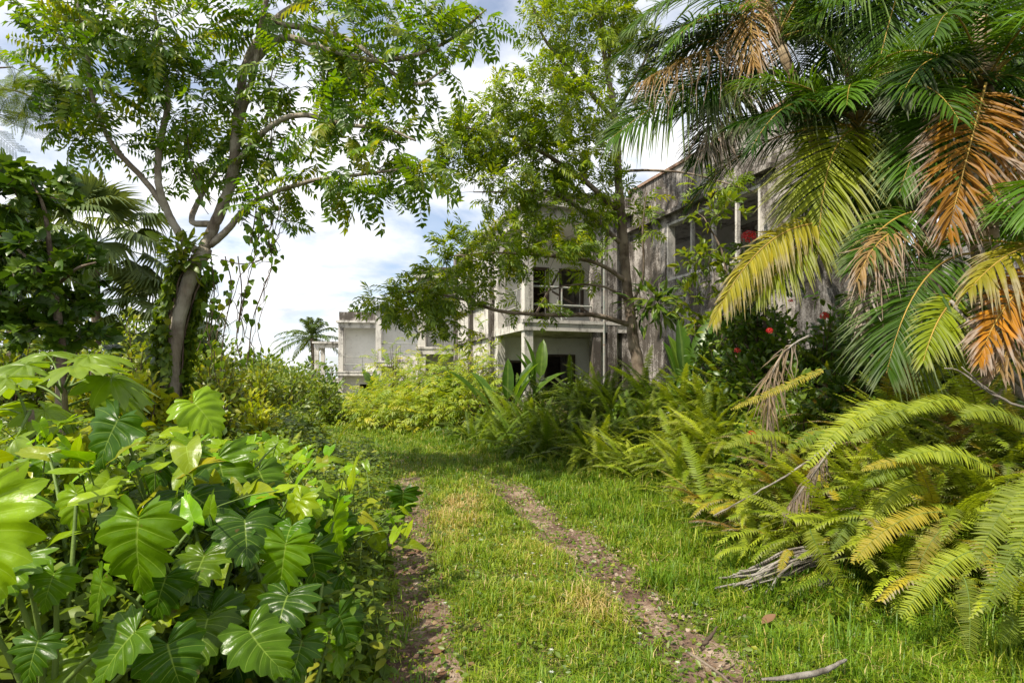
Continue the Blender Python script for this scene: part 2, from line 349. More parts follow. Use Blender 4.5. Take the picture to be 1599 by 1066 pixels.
def track():
    g = G()
    for R, w0, ph in ((rl, .23, 0.), (rr_, .25, 2.)):
        ys = np.arange(1.2, 15, .05); k = 11; s = np.linspace(-1, 1, k)
        w = w0*(1+.35*np.sin(ys*2.3+ph)+.25*np.sin(ys*5.1+ph*2))+.05*rng.random(len(ys))
        w = w*np.clip((12.5-ys)/5, .1, 1)
        X = R(ys)[:, None]+s[None]*w[:, None]; Y = np.repeat(ys[:, None], k, 1); Z = gz(X, Y)+.012-.02*np.abs(s)[None]**6
        i = np.arange(len(ys)-1)[:, None]; j = np.arange(k-1)[None]
        g.add(np.stack([X, Y, Z], -1), np.stack([i*k+j, i*k+j+1, (i+1)*k+j+1, (i+1)*k+j], -1).reshape(-1, 4))
    tag(g.build('dirt_track', M['dirt']), kind='structure')
track()

# ------------------------------------------------------------------ leaf shapes (length along +Y, normal +Z)
def leaf_simple(L=1.0, Wd=0.4, fold=0.12, droop=0.2, ts=(0, .3, .65, 1), ws=(.05, 1, .75, 0), pet=0.0):
    g = G(); V = []; uv = []
    for t, w in zip(ts, ws):
        z = -droop*t*t*L; y = t*L+pet
        for s in (-1, 0, 1):
            V.append((s*w*Wd/2, y, z+abs(s)*fold*w*Wd)); uv.append((0.25*s+0.5, abs(s)))
    Q = []
    for i in range(len(ts)-1):
        for j in range(2): a = i*3+j; Q.append((a, a+1, a+4, a+3))
    g.add(V, Q, None, 0.5, uv)
    if pet: g.add([(-.006, 0, 0), (.006, 0, 0), (.006, pet, 0), (-.006, pet, 0)], [[0, 1, 2, 3]])
    return g.arr()
def leaf_tri(L=1.0, Wd=0.3, fold=.1, droop=.15):   # a small cheap leaflet
    V = [(0, 0, 0), (-Wd/2, .45*L, fold*Wd), (0, .5*L, -droop*.3*L), (Wd/2, .45*L, fold*Wd), (0, L, -droop*L)]
    return G().add(V, None, [[0, 2, 1], [0, 3, 2], [1, 2, 4], [2, 3, 4]]).arr()
def pinnate(pairs, L, ll, lw, droop=0.35, ang=65, term=True, jit=.12, hang=0.25):
    g = G(); lt = leaf_tri(1, lw/ll, .15, .18)
    t = np.linspace(.16, .97, pairs); P = lambda t: np.stack([0*t, L*t*(1-.12*t), -droop*L*t**2], -1)
    T = nrm(np.stack([0*t, L*(1-.24*t), -2*droop*L*t], -1))
    Ds, Ps, Ns, Sc = [], [], [], []
    for s in (-1, 1):
        a = rad(ang)-.5*(t-.5)+rng.normal(0, jit, pairs)
        D = np.sin(a)[:, None]*A(s, 0, 0)+np.cos(a)[:, None]*T+A(0, 0, -1)*(hang+rng.normal(0, jit, pairs))[:, None]
        Ds.append(D); Ps.append(P(t)); Ns.append(np.cross(T, A(1, 0, 0))*-1+rng.normal(0, .25, (pairs, 3))); Sc.append(ll*(1-.35*np.abs(t-.55)*1.4)*rng.uniform(.85, 1.1, pairs))
    if term: Ds.append(T[-1:]+A(0, 0, -.2)); Ps.append(P(t[-1:])); Ns.append(A(0, 0, 1)[None]); Sc.append(A(ll*.9))
    D, Pp, Nn, S = map(np.concatenate, (Ds, Ps, Ns, Sc))
    Nn[Nn[:, 2] < 0] *= -1
    g.stamp(lt, frames(D, Nn), Pp, S, rng.normal(.5, .1, len(S)))
    g.tube(P(np.linspace(0, 1, 4)), A(.004, .003, .002, .001)*L/.4, 3, .4)
    return g.arr()
def lobed(nl, angs, org, lens, depth=.28, cols=6, rows=5, tip=1.0, puck=.05, curl=.12, ruff=.03, fold=.12):
    """A lobed blade: lateral veins leave the midrib at org[k] (0..1) at angs[k] from the tip direction, lens[k] long."""
    g = G(); angs = np.radians(angs); org = np.asarray(org, float); lens = np.asarray(lens, float)
    for s in (-1, 1):
        u = np.linspace(-.5, nl-.5, nl*cols+1); k = np.arange(nl)
        an = np.interp(u, k, angs); oo = np.interp(u, k, org); ll = np.interp(u, k, lens)
        fr_ = u-np.round(u); ph = np.abs(fr_)*2                     # 0 on the vein, 1 in the notch
        dep = np.full_like(u, depth)
        r = ll*(1-dep*ph**1.25)
        an[u > nl-1] = np.interp(u[u > nl-1], [nl-1, nl-.5], [angs[-1], 0.0]); oo[u > nl-1] = np.interp(u[u > nl-1], [nl-1, nl-.5], [org[-1], org[-1]+.02])
        r[u > nl-1] = np.interp(u[u > nl-1], [nl-1, nl-.75, nl-.5], [lens[-1], lens[-1]*.9, tip-org[-1]])
        q = np.linspace(0, 1, rows+1)
        bend = .18
        a2 = an[:, None]-bend*q[None]**1.5*(an[:, None] > .3)        # veins sweep towards the tip
        X = s*np.sin(a2)*r[:, None]*q[None]; Y = oo[:, None]+np.cos(a2)*r[:, None]*q[None]
        rad_ = np.hypot(X, Y)
        Z = puck*(np.sin(np.clip(ph, 0, 1)*math.pi/2)**2)[:, None]*np.sin(q*math.pi)[None]**.8*ll[:, None]
        Z = Z+fold*np.abs(X)-curl*rad_**2-.22*curl*4*np.maximum(np.abs(X)-.25, 0)**1.5
        Z = Z+ruff*np.sin(u*2.7+s)[:, None]*q[None]**2
        n, mm = X.shape; i = np.arange(n-1)[:, None]; j = np.arange(mm-1)[None]
        Q = np.stack([i*mm+j, i*mm+j+1, (i+1)*mm+j+1, (i+1)*mm+j], -1).reshape(-1, 4)
        if s > 0: Q = Q[:, ::-1]
        uv = np.stack([np.repeat((fr_+.5)[:, None], mm, 1), np.repeat(q[None], n, 0)], -1)
        # v = distance from the midrib
        uv[..., 1] = np.clip(q[None]*1.0, 0, 1)
        g.add(np.stack([X, Y, Z], -1), Q, None, .5, uv.reshape(-1, 2))
    return g.arr()
def philo_leaf(v):
    j = lambda a, k: np.asarray(a)*(1+rng.normal(0, k, len(a)))
    return lobed(8, [158, 128, 100, 80, 66, 54, 42, 30], [-.01, 0, .02, .12, .26, .42, .58, .73],
                 j([.36, .50, .56, .55, .49, .41, .32, .22], .05), depth=.25+.04*rng.normal(), cols=6, rows=5, puck=.05, curl=.10+.22*rng.random(), ruff=.03+.03*rng.random(), fold=.02+.26*rng.random())
def warp(t):                   # lopsided, twisted and wavy so that no two blades match
    V = t['V'].copy(); x, y = V[:, 0].copy(), V[:, 1].copy(); a = rng.normal(0, 1, 6)
    V[:, 0] = x*(1+.10*a[0]*np.sign(x))+.10*a[1]*y*y; V[:, 2] += .10*a[2]*x*y+.05*np.sin(7*y+5*x*a[3]+a[4]*3)*(np.abs(x)*2)+.05*a[5]*x
    t['V'] = V; return t
PHILO = [warp(philo_leaf(i)) for i in range(12)]
ARROW = [lobed(4, [150, 105, 62, 35], [0, .02, .18, .5], [.38, .33, .36, .3], depth=.04, cols=4, rows=3, puck=.03, curl=.25, ruff=.04, fold=.25) for _ in range(3)]
PALMATE = [lobed(5, [150, 112, 76, 44, 14], [0, 0, 0, 0, 0], [.66, .86, .97, 1.0, 1.02], depth=.40, cols=6, rows=4, puck=.05, curl=.22, ruff=.03, fold=-.05, tip=1.0) for _ in range(3)]
LOBE3 = [lobed(5, [140, 105, 72, 45, 15], [0, 0, 0, .1, .3], [.45, .6, .72, .7, .62], depth=.3, cols=3, rows=2, puck=.04, curl=.2, ruff=.04) for _ in range(2)]
BROAD = [leaf_simple(1, .5, .12, .25, (0, .22, .55, .82, 1), (.05, .8, 1, .6, 0), .12), leaf_simple(1, .42, .2, .35, (0, .25, .6, .85, 1), (.05, .9, .95, .5, 0), .12)]
HEART = leaf_simple(1, .8, .1, .2, (0, .12, .35, .7, 1), (.5, .95, 1, .5, 0))
SLIM = leaf_simple(1, .26, .15, .25, (0, .3, .65, 1), (.1, 1, .8, 0))
PIN1 = [pinnate(k, .48, .135, .05, d, 64, jit=.09, hang=.3) for k, d in ((8, .25), (9, .4), (8, .6), (7, .35), (9, .15))]
PIN2 = [pinnate(k, .31, .145, .040, d, 50, hang=.15) for k, d in ((5, .2), (6, .4), (5, .55), (6, .1))]
PINL = [pinnate(k, .34, .17, .046, d, 55, hang=.45) for k, d in ((5, .4), (6, .7), (5, .9))]
def bipinnate():
    g = G(); f = pinnate(14, .16, .022, .007, .1, 70, jit=.05, hang=.05); t = np.linspace(.15, 1, 9)
    for s in (-1, 1):
        D = np.stack([s*np.sin(1.0-.2*t), np.cos(1.0-.2*t), -.15-0*t], -1)
        g.stamp(f, frames(D, np.tile(A(0, 0, 1), (9, 1))), np.stack([0*t, .34*t, -.1*t*t], -1), rng.uniform(.8, 1.1, 9))
    g.tube(np.stack([0*t, .34*t, -.1*t*t], -1), .003, 3)
    return g.arr()
BIP = bipinnate()

# ------------------------------------------------------------------ fronds
def frond(P0, C, P1, n=46, wid=.3, lw=.03, sw=(80, 35), drop=.25, vee=.25, curl=0.0, up=None, seg=3, prof=None, roll=0.0, start=.12, gaps=0.0, rach=.012, tangle=0.0, blunt=False):
    """A feather leaf along the curve P0-C-P1 with pairs of leaflets; returns (blade, rachis) meshes."""
    g = G(); r = G(); path = bez(P0, C, P1, 40); L = np.linalg.norm(np.diff(path, axis=0), axis=1).sum()
    r.tube(path[::3], np.linspace(rach, rach*.22, len(path[::3])), 5)
    t = np.linspace(start, .985, n); P = np.stack([np.interp(t, np.linspace(0, 1, 40), path[:, k]) for k in range(3)], -1)
    T = nrm(np.stack([np.interp(t, np.linspace(0, 1, 40), np.gradient(path[:, k])) for k in range(3)], -1))
    upv = A(0, 0, 1) if up is None else nrm(up)
    S = nrm(np.cross(T, upv)); Nn = np.cross(S, T)
    if roll: S, Nn = S*math.cos(roll)+Nn*math.sin(roll), Nn*math.cos(roll)-S*math.sin(roll)
    pr = np.interp(t, [0, .12, .35, .7, 1], [.45, .75, 1, .8, .25]) if prof is None else np.interp(t, *prof)
    for s in (-1, 1):
        k = n
        a = np.radians(np.interp(t, [start, 1], sw))+rng.normal(0, .06+tangle*.5, k)
        v = vee+rng.normal(0, .07+tangle*.5, k)
        ln = wid*pr*rng.uniform(.85, 1.08, k)
        if gaps: ln = np.where(rng.random(k) < gaps, ln*rng.uniform(.05, .5, k), ln)
        D = nrm(s*np.sin(a)[:, None]*S+np.cos(a)[:, None]*T+v[:, None]*Nn)
        Wv = nrm(np.cross(Nn+.25*rng.normal(size=(k, 3)), D)); Up = np.cross(D, Wv)
        q = np.linspace(0, 1, seg+1); wq = np.interp(q, [0, .08, .4, .75, 1], [1, 1, .9, .72, .12] if blunt else [.35, .8, 1, .65, .03])*lw/2
        sag = drop*(1+rng.normal(0, .3, k))
        tw = rng.normal(0, 1, (k, 3))*tangle*.6
        Pq = P[:, None]+D[:, None]*(ln[:, None]*q[None])[..., None]+A(0, 0, -1)*(ln*sag)[:, None, None]*(q**2)[None, :, None]
        Pq = Pq+tw[:, None]*(ln[:, None]*q[None]**1.5)[..., None]*.5
        if curl: Pq = Pq+T[:, None]*(np.sin(q*5+rng.random(k)[:, None]*6)*q*curl*ln[:, None])[..., None]
        e = .35
        Lf = Pq+Wv[:, None]*wq[None, :, None]+Up[:, None]*(wq*e)[None, :, None]
        Rt = Pq-Wv[:, None]*wq[None, :, None]+Up[:, None]*(wq*e)[None, :, None]
        V = np.stack([Lf, Pq, Rt], 2).reshape(-1, 3); b = (np.arange(k)*(seg+1)*3)[:, None, None]
        i = np.arange(seg)[None, :, None]*3; j = np.arange(2)[None, None]
        o = b+i+j; Q = np.stack([o, o+1, o+4, o+3], -1).reshape(-1, 4)
        g.add(V, Q, None, np.repeat(rng.normal(.5, .13, k), (seg+1)*3)+np.tile(np.repeat(q*.12-.05, 3), k), np.stack([np.repeat(t, (seg+1)*3), np.tile(np.repeat(q, 3), k)], -1))
    return g, r
def fern_frond(L=1.0, W=.075, n=42, e0=65, e1=-35, yaw=0.0, cut=.99, miss=.03):
    """Sword fern frond arching from the origin along +Y; a template."""
    th = np.radians(np.linspace(e0, e1, 24)); d = L/23
    pth = np.cumsum(np.stack([np.sin(np.linspace(0, 1, 24)*yaw)*d, np.cos(th)*d, np.sin(th)*d], -1), axis=0); pth -= pth[0]
    g = G(); ts = np.linspace(.1, cut, n); tt = np.linspace(0, 1, 24)
    P = np.stack([np.interp(ts, tt, pth[:, k]) for k in range(3)], -1); T = nrm(np.stack([np.interp(ts, tt, np.gradient(pth[:, k])) for k in range(3)], -1))
    S = nrm(np.cross(T, A(0, 0, 1)+0*T)); Nn = np.cross(S, T)
    pr = np.interp(ts, [0, .1, .3, .7, .92, 1], [.35, .6, .95, 1, .5, .08])*W
    lw = L/n*1.0
    for s in (-1, 1):
        a = np.radians(np.interp(ts, [0, 1], [86, 60]))+rng.normal(0, .06, n)
        D = nrm(s*np.sin(a)[:, None]*S+np.cos(a)[:, None]*T-.12*Nn+rng.normal(0, .08, (n, 1))*Nn)
        B = P+T*(.18*lw*s)
        l = pr*rng.uniform(.88, 1.05, n); l = np.where(rng.random(n) < miss, l*rng.uniform(.1, .5, n), l); w = T*lw*.38
        m1 = B+D*(l*.5)[:, None]+Nn*(l*.05)[:, None]; tip = B+D*l[:, None]-Nn*(l*.12)[:, None]+T*(l*.12)[:, None]
        V = np.stack([B-w*.8, B+w*1.1, m1-w*.85, m1+w*.85, tip], 1).reshape(-1, 3); o = (np.arange(n)*5)[:, None]
        Q = np.hstack([o, o+1, o+3, o+2]); Tt = np.hstack([o+2, o+3, o+4])
        if s > 0: Q = Q[:, ::-1]; Tt = Tt[:, ::-1]
        g.add(V, Q, Tt, np.repeat(rng.normal(.5, .1, n)+.1*(ts-.5), 5), np.stack([np.repeat(ts, 5), np.repeat(ts, 5)*.5+np.tile([0, 0, .25, .25, .5], n)], -1))
    g.tube(pth[::3], np.linspace(.0035, .0012, 8), 4, .25)
    return g.arr()

# ------------------------------------------------------------------ trees and bushes
def rand_dirs(n, zmin=-1.0):
    v = rng.normal(size=(n*4+20, 3)); v = nrm(v); v = v[v[:, 2] > zmin]; return v[:n]
def make_tree(name, label, cat, base, limbs, clumps, tmpl, leafm, barkm, perleaf=4, size=1.0, spread=.5, tw=.008, group=None, up=.25, twist=.5, leafvar=.14, uppers=0.0, sides=9):
    """limbs: list of (points, radii); clumps: (centre, radii xyz, number of leafy twigs)."""
    root = thing(name, base, label, cat, group)
    tg = G(); bgm = tg; nodes = []
    for li, (pts, rd) in enumerate(limbs):
        P = smooth_path(pts, 7); rads = np.interp(np.linspace(0, 1, len(P)), np.linspace(0, 1, len(rd)), rd)
        P = P+rng.normal(0, 1, P.shape)*rads[:, None]*.06
        if li: P[0] = min((q for q in np.vstack(nodes)), key=lambda q: float(np.sum((q-P[0])**2)))
        (tg if rads.max() > .03 or li == 0 else bgm).tube(P, rads, sides if rads.max() > .05 else 6, cap=True); nodes.append(P)
    nodes = np.vstack(nodes)
    pts = []; cen = []
    for c, r, k in clumps:
        d = rand_dirs(k)*(rng.random(k)[:, None]**.42)*np.asarray(r); pts.append(np.asarray(c)+d); cen.append(np.tile(c, (k, 1)))
    pts = np.vstack(pts); cen = np.vstack(cen)
    dist = np.min(np.linalg.norm(pts[:, None]-nodes[None], axis=-1), axis=1) if len(pts)*len(nodes) < 8e6 else np.array([np.min(np.linalg.norm(nodes-p, axis=1)) for p in pts])
    Ds, Ps, Ns = [], [], []
    for i in np.argsort(dist):
        p = pts[i]; dd = np.linalg.norm(nodes-p, axis=1); k = int(np.argmin(dd)); q = nodes[k]; L = dd[k]
        mid = (p+q)/2+A(0, 0, -.06*L)+rng.normal(0, .06, 3)*L
        path = bez(q, mid, p, 5); r0 = min(.03, tw*(.5+.55*L))
        bgm.tube(path, np.linspace(r0, tw*.3, 5), 4); nodes = np.vstack([nodes, path[2:]])
        D0 = nrm(path[-1]-path[-2]+.4*nrm(p-cen[i]+1e-6))
        for m in range(perleaf):
            s = rng.random()*.55 if m else 0
            pos = path[-1]*(1-s)+path[-3]*s
            Ds.append(D0*(1-.5*s)+rng.normal(0, spread, 3)+A(0, 0, up)); Ps.append(pos); Ns.append(A(0, 0, 1)+rng.normal(0, twist, 3))
    Ds, Ps, Ns = map(np.array, (Ds, Ps, Ns)); cg = G(); idx = rng.integers(0, len(tmpl), len(Ds)); Rm = frames(Ds, Ns)
    base_v = rng.normal(.45, leafvar, len(Ds))
    for ti, t in enumerate(tmpl):
        w = idx == ti
        if w.any(): cg.stamp(t, Rm[w], Ps[w], size*rng.uniform(.7, 1.15, w.sum()), base_v[w])
    tg.build('trunk', barkm, root)
    cg.build('crown', leafm, root)
    return root
def make_bush(name, label, cat, base, dims, tmpl, leafm, nst=14, per=14, size=.12, group=None, up=.35, flat=.5, mean=.45, sd=.15, hollow=.5, stemm='vinebark', lean=(0, 0)):
    """Many stems from the base, leaves along their outer part."""
    root = thing(name, base, label, cat, group); base = np.asarray(base, float); sg = G(); cg = G()
    Ds, Ps, Ns = [], [], []
    dirs = rand_dirs(nst, .05 if dims[2] > .3 else -.05); rr = rng.random(nst)**.5
    for k in range(nst):
        d = dirs[k]; e = base+A(d[0]*dims[0], d[1]*dims[1], abs(d[2])*dims[2])*(.45+.55*rr[k])+A(lean[0], lean[1], 0)*abs(d[2])
        c = base+(e-base)*A(.35, .35, .75); q = bez(base+rng.normal(0, .05, 3)*A(1, 1, 0), c, e, 12)
        sg.tube(q[::2], np.linspace(.011, .003, 6)*(.6+dims[2]*.4), 4)
        for m in range(per):
            s = hollow+(1-hollow)*rng.random(); i = min(10, int(s*11)); o = rng.normal(0, 1, 3)
            Ds.append(nrm(q[i+1]-q[i])*.5+o*.7+A(0, 0, up)); Ps.append(q[i]+o*size*.35); Ns.append(A(0, 0, 1)+rng.normal(0, flat, 3)+A(-.2, -.25, 0))
    Ds, Ps, Ns = map(np.array, (Ds, Ps, Ns)); idx = rng.integers(0, len(tmpl), len(Ds)); Rm = frames(Ds, Ns); bv = rng.normal(mean, sd, len(Ds))
    for ti, t in enumerate(tmpl):
        w = idx == ti
        if w.any(): cg.stamp(t, Rm[w], Ps[w], size*rng.uniform(.65, 1.2, w.sum()), bv[w])
    sg.build('stems', M[stemm], root); cg.build('foliage', leafm, root)
    return root

# ------------------------------------------------------------------ the derelict hotel, stepped along the track
U2 = nrm(A(.943, .333)); D2 = A(-U2[1], U2[0])       # U2 to the right along each front, D2 away along the track
def turn(ny):
    global U2, D2
    U2 = nrm(A(1, ny)); D2 = A(-U2[1], U2[0])
def bx(g, O, a0, a1, b0, b1, z0, z1):
    c = [(a0, b0), (a1, b0), (a1, b1), (a0, b1)]
    xy = [np.asarray(O)[:2]+U2*a+D2*b for a, b in c]
    g.hexa([(*p, z0) for p in xy]+[(*p, z1) for p in xy])
def wallgrid(g, O, axis, a0, a1, z0, z1, b0, b1, holes):
    """A wall with true openings: axis 'u' runs along U2 and is b0..b1 deep along D2, axis 'd' the other way round."""
    As = sorted({a0, a1, *[h[i] for h in holes for i in (0, 1)]}); Zs = sorted({z0, z1, *[h[i] for h in holes for i in (2, 3)]})
    solid = lambda i, j: 0 <= i < len(As)-1 and 0 <= j < len(Zs)-1 and not any(h[0] <= As[i]+1e-6 < h[1] and h[2] <= Zs[j]+1e-6 < h[3] for h in holes)
    def pt(a, b, z):
        p = np.asarray(O)[:2]+(U2*a+D2*b if axis == 'u' else U2*b+D2*a); return (*p, z)
    for i in range(len(As)-1):
        for j in range(len(Zs)-1):
            if not solid(i, j): continue
            x0, x1, y0, y1 = As[i], As[i+1], Zs[j], Zs[j+1]
            for b in (b0, b1): g.add([pt(x0, b, y0), pt(x1, b, y0), pt(x1, b, y1), pt(x0, b, y1)], [[0, 1, 2, 3]])
            for di, dj, e in ((-1, 0, [(x0, y0), (x0, y1)]), (1, 0, [(x1, y0), (x1, y1)]), (0, -1, [(x0, y0), (x1, y0)]), (0, 1, [(x0, y1), (x1, y1)])):
                if not solid(i+di, j+dj):
                    (p, q), (r, s) = e; g.add([pt(p, b0, q), pt(r, b0, s), pt(r, b1, s), pt(p, b1, q)], [[0, 1, 2, 3]])
def building():
    b = thing('derelict_building', (3.3, 15.9, 0.0), 'derelict two storey concrete hotel block with mould streaked walls and open balconies beside the track', 'building')
    P1 = A(3.3, 15.9)
    def part(name, mat, fn, parent=b, sm_=False):
        g = G(); fn(g); o = g.build(name, M[mat], parent, smooth=sm_)
        if parent is not b: o.parent = parent
        return o
    # --- nearest block: long mouldy side wall facing the track and the end wall facing the camera
    Z0, ZT, LB = -.3, 6.75, 5.75
    part('wall', 'wallB', lambda g: wallgrid(g, P1, 'd', -LB, 0.0, Z0, ZT, 0, .25, [(-4.9, -1.75, 4.02, 5.45), (-4.75, -2.7, .55, 2.95)]))
    part('end_wall', 'wallB', lambda g: wallgrid(g, P1, 'u', .253, 7.0, Z0, ZT-.003, -LB, -LB+.25, [(2.2, 4.2, 3.9, 5.2)]))
    part('coping', 'brick', lambda g: (bx(g, P1, -.05, .30, -LB-.05, .05, ZT, ZT+.07), bx(g, P1, .303, 7.05, -LB-.05, -LB+.3, ZT+.002, ZT+.068)))
    part('ledge', 'wallB', lambda g: bx(g, P1, -.16, -.002, -5.3, -.05, 5.62, 5.72))
    part('floor_slab', 'wall', lambda g: bx(g, P1, .255, 6.5, -LB+.26, 3.0, 2.98, 3.22))
    part('roof_slab', 'wall', lambda g: bx(g, P1, .257, 6.6, -LB+.258, 3.0, 5.86, 6.04))
    part('partition', 'wallin', lambda g: (bx(g, P1, 3.4, 3.6, -LB+.27, 2.9, Z0, 2.97), bx(g, P1, 2.6, 2.8, -LB+.27, 2.9, 3.23, 5.85)))
    def wf(g):
        for a in (-4.9, -1.81): bx(g, P1, -.01, .2, a, a+.06, 4.02, 5.45)
        for z in (4.02, 5.39): bx(g, P1, .0, .19, -4.84, -1.81, z, z+.06)
    fr_o = part('window_frame', 'wall', wf)
    for a in (-4.2, -3.45, -2.7): part('mullion', 'wall', lambda g: bx(g, P1, .03, .12, a, a+.06, 4.08, 5.39))
    part('fallen_joist', 'wood', lambda g: [g.tube([A(*(P1+U2*(.5+i*.25)+D2*(-4.6+.5*i)), 4.9+.1*i), A(*(P1+U2*(1.7)+D2*(-2.2-.3*i)), 5.35-.12*i)], .045, 4) for i in range(5)])
    # --- bays stepping away to the left
    def bay(name, PL, wd, rec, z0, zs, zr, back, openleft=False, holes_up=(), holes_dn=(), backwall=True, para=.0, rail=True, wm='wall', pw=.24, mid=None):
        PL = A(*PL)
        cols = [(0, pw), (wd-pw, wd)]+([(mid, mid+pw)] if mid else [])
        for k, (a, c) in enumerate(cols): part('column', wm if k == 0 else 'wallB', lambda g: bx(g, PL, a, c, 0, pw, z0, zr))
        if openleft: part('column', wm, lambda g: bx(g, PL, .003, pw-.003, rec-.22, rec-.003, z0, zr-.003))
        part('balcony_slab', wm, lambda g: (bx(g, PL, -.04, wd-.003, -.04, rec-.004, zs-.2, zs), bx(g, PL, -.07, wd-.006, -.07, .08, zs+.002, zs+.09)))
        part('roof_slab', wm, lambda g: (bx(g, PL, -.12, wd+.05, -.2, back, zr, zr+.14),))
        part('roof_beam', wm, lambda g: (bx(g, PL, pw+.002, wd-pw-.002, .03, pw-.03, zr-.32, zr-.003), bx(g, PL, .03, pw-.03, pw+.002, rec-.23, zr-.33, zr-.004)))
        if para: part('parapet', 'wallB', lambda g: wallgrid(g, PL, 'u', .05, wd-.05, zr+.142, zr+.142+para, .0, .16, []))
        part('ceiling', 'wallin', lambda g: bx(g, PL, pw, wd-pw, pw, rec-.004, zr-.05, zr-.006))
        if backwall:
            part('back_wall', 'wallin', lambda g: wallgrid(g, PL, 'u', pw+.004, wd+.6, z0, zr-.007, rec, rec+.18, list(holes_up)+list(holes_dn)))
            part('side_wall', 'wallin' if not openleft else wm, lambda g: wallgrid(g, PL, 'd', (pw+.003) if not openleft else rec+.004, back, z0, zr-.005, .006, pw-.006, []))
            part('side_wall', wm, lambda g: wallgrid(g, PL, 'd', pw+.004, back, z0, zr-.006, wd+.02, wd+.22, []))
            part('room_wall', 'wood', lambda g: bx(g, PL, pw, wd, rec+2.2, rec+2.35, z0, zr-.02))
        if rail:
            def rf(g):
                e0 = A(*(PL+U2*.12+D2*.1)); e1 = A(*(PL+U2*(wd-.12)+D2*.1)); e2 = A(*(PL+U2*.12+D2*(rec-.1)))
                for z in (zs+.5, zs+.98):
                    g.tube([A(*e0, z), A(*e1, z)], .03, 5)
                    if openleft: g.tube([A(*e0, z), A(*e2, z)], .022, 5)
                for k in np.linspace(.34, .67, 2): p = e0*(1-k)+e1*k; g.tube([A(*p, zs+.08), A(*p, zs+.98)], .028, 5)
            part('railing', 'rail', rf, sm_=True)
    # bay beside the big block (front left corner in sunlight, recessed dark rooms)
    PA = P1-U2*3.15
    bay('a', PA, 3.15, 2.5, -.3, 3.05, 6.12, 7.4, True, holes_up=[(.9, 1.7, 3.06, 5.0), (2.15, 2.9, 3.6, 5.0)], holes_dn=[(.5, 1.0, .9, 2.1), (1.65, 2.6, -.1, 2.3)], para=.3, wm='wall', mid=2.0)
    part('pier', 'wallB', lambda g: bx(g, PA, 2.42, 2.70, -.06, .24, -.3, 6.6))
    part('pier', 'wallB', lambda g: bx(g, PA, 3.12, 3.40, -.02, .30, -.3, 6.7))
    for z in (2.85, 3.95): part('ledge', 'wallB', lambda g: bx(g, PA, -.09, -.003, 2.55, 7.3, z, z+.12))
    for b0 in (2.62, 5.0, 7.15): part('pilaster', 'wallB', lambda g: bx(g, PA, -.12, -.004, b0, b0+.24, -.3, 6.1))
    part('downpipe', 'rail', lambda g: g.tube([A(*(PA+U2*2.31-D2*.05), z) for z in (-.2, 2, 4, 5.9)], .035, 7), sm_=True)
    for a0, a1, z0, z1 in ((.9, 1.7, 3.06, 5.0), (2.15, 2.9, 3.6, 5.0), (1.65, 2.6, -.1, 2.3), (.5, 1.0, .9, 2.1)):
        part('door_frame', 'wood', lambda g: (bx(g, PA, a0-.05, a0+.03, 2.46, 2.56, z0, z1+.04), bx(g, PA, a1-.03, a1+.05, 2.46, 2.56, z0, z1+.04), bx(g, PA, a0+.031, a1-.031, 2.462, 2.558, z1-.03, z1+.04)))
    part('hanging_plank', 'wood', lambda g: g.tube([A(*(PA+U2*.4+D2*.4), 3.2), A(*(PA+U2*1.6+D2*1.4), 4.7)], .035, 4))
    part('hanging_plank', 'wood', lambda g: g.tube([A(*(PA+U2*2.2+D2*.5), 3.4), A(*(PA+U2*1.3+D2*1.2), 4.1)], .03, 4))
    for i, (a, z, dx) in enumerate(((.1, 3.3, .2), (.1, 3.9, -.25), (1.4, 3.2, .3))): part('rebar', 'rail', lambda g: g.tube(smooth_path([A(*(PA+U2*(a-.02)+D2*.3), z), A(*(PA+U2*(a-.12)+D2*(.4+dx)), z+.3), A(*(PA+U2*(a-.02)+D2*(.4+dx*2)), z+.7)], 4), .012, 4), sm_=True)
    for P, wd, rec, z0, zs, zr, back, kw in (
        ((-3.65, 22.0), 3.0, .85, -.9, 2.72, 5.45, 5.2, dict(ny=.05, holes_dn=[(1.0, 2.2, -.4, 1.9)], para=.3)),
        ((-7.15, 29.8), 3.6, .8, -1.1, 2.42, 5.16, 5.6, dict(ny=.10, holes_dn=[(1, 2, -.6, 1.5)])),
        ((-11.0, 36.0), 4.2, .85, -1.3, 1.95, 5.1, 5.6, dict(ny=.12, holes_dn=[(1.2, 2.6, -.8, 1.2)], para=.55)),
        ((-14.6, 42.0), 3.4, 2.4, -1.5, 1.5, 4.15, 3.0, dict(ny=.12, backwall=False, openleft=True))):
        turn(kw.pop('ny'))
        bay('x', P, wd, rec, z0, zs, zr, back, pw=.3, **kw)
    turn(.333/.943)
    # outside stair flight against the third bay
    def st(g):
        O = A(-4.0, 24.6)
        for i in range(9): bx(g, O, -1.1, -.15, -.28*i, -.28*i+.27, 2.55-.18*i-.2, 2.55-.18*i)
    part('stair', 'wall', st)
building()

# plants rooted on the flat roofs
for (px, py, Y, h, lab) in ((556, 500, 37.2, .9, 'small leafy sapling rooted on the far flat roof'), (622, 486, 31, 1.3, 'feathery tuft of plants growing from the mid roof edge')):
    p = at(px, py, Y); p[2] -= .12
    make_bush('roof_plant', lab, 'plant', p, (.5, .4, h), [SLIM] if px > 600 else BROAD, M['mid'], 12, 12, .28, 'plants rooted on the roofs', mean=.4)

# ------------------------------------------------------------------ big trees
def limb(lst, Y=None):        # rows (px, py, depth)
    return np.array([at(*q) for q in lst])
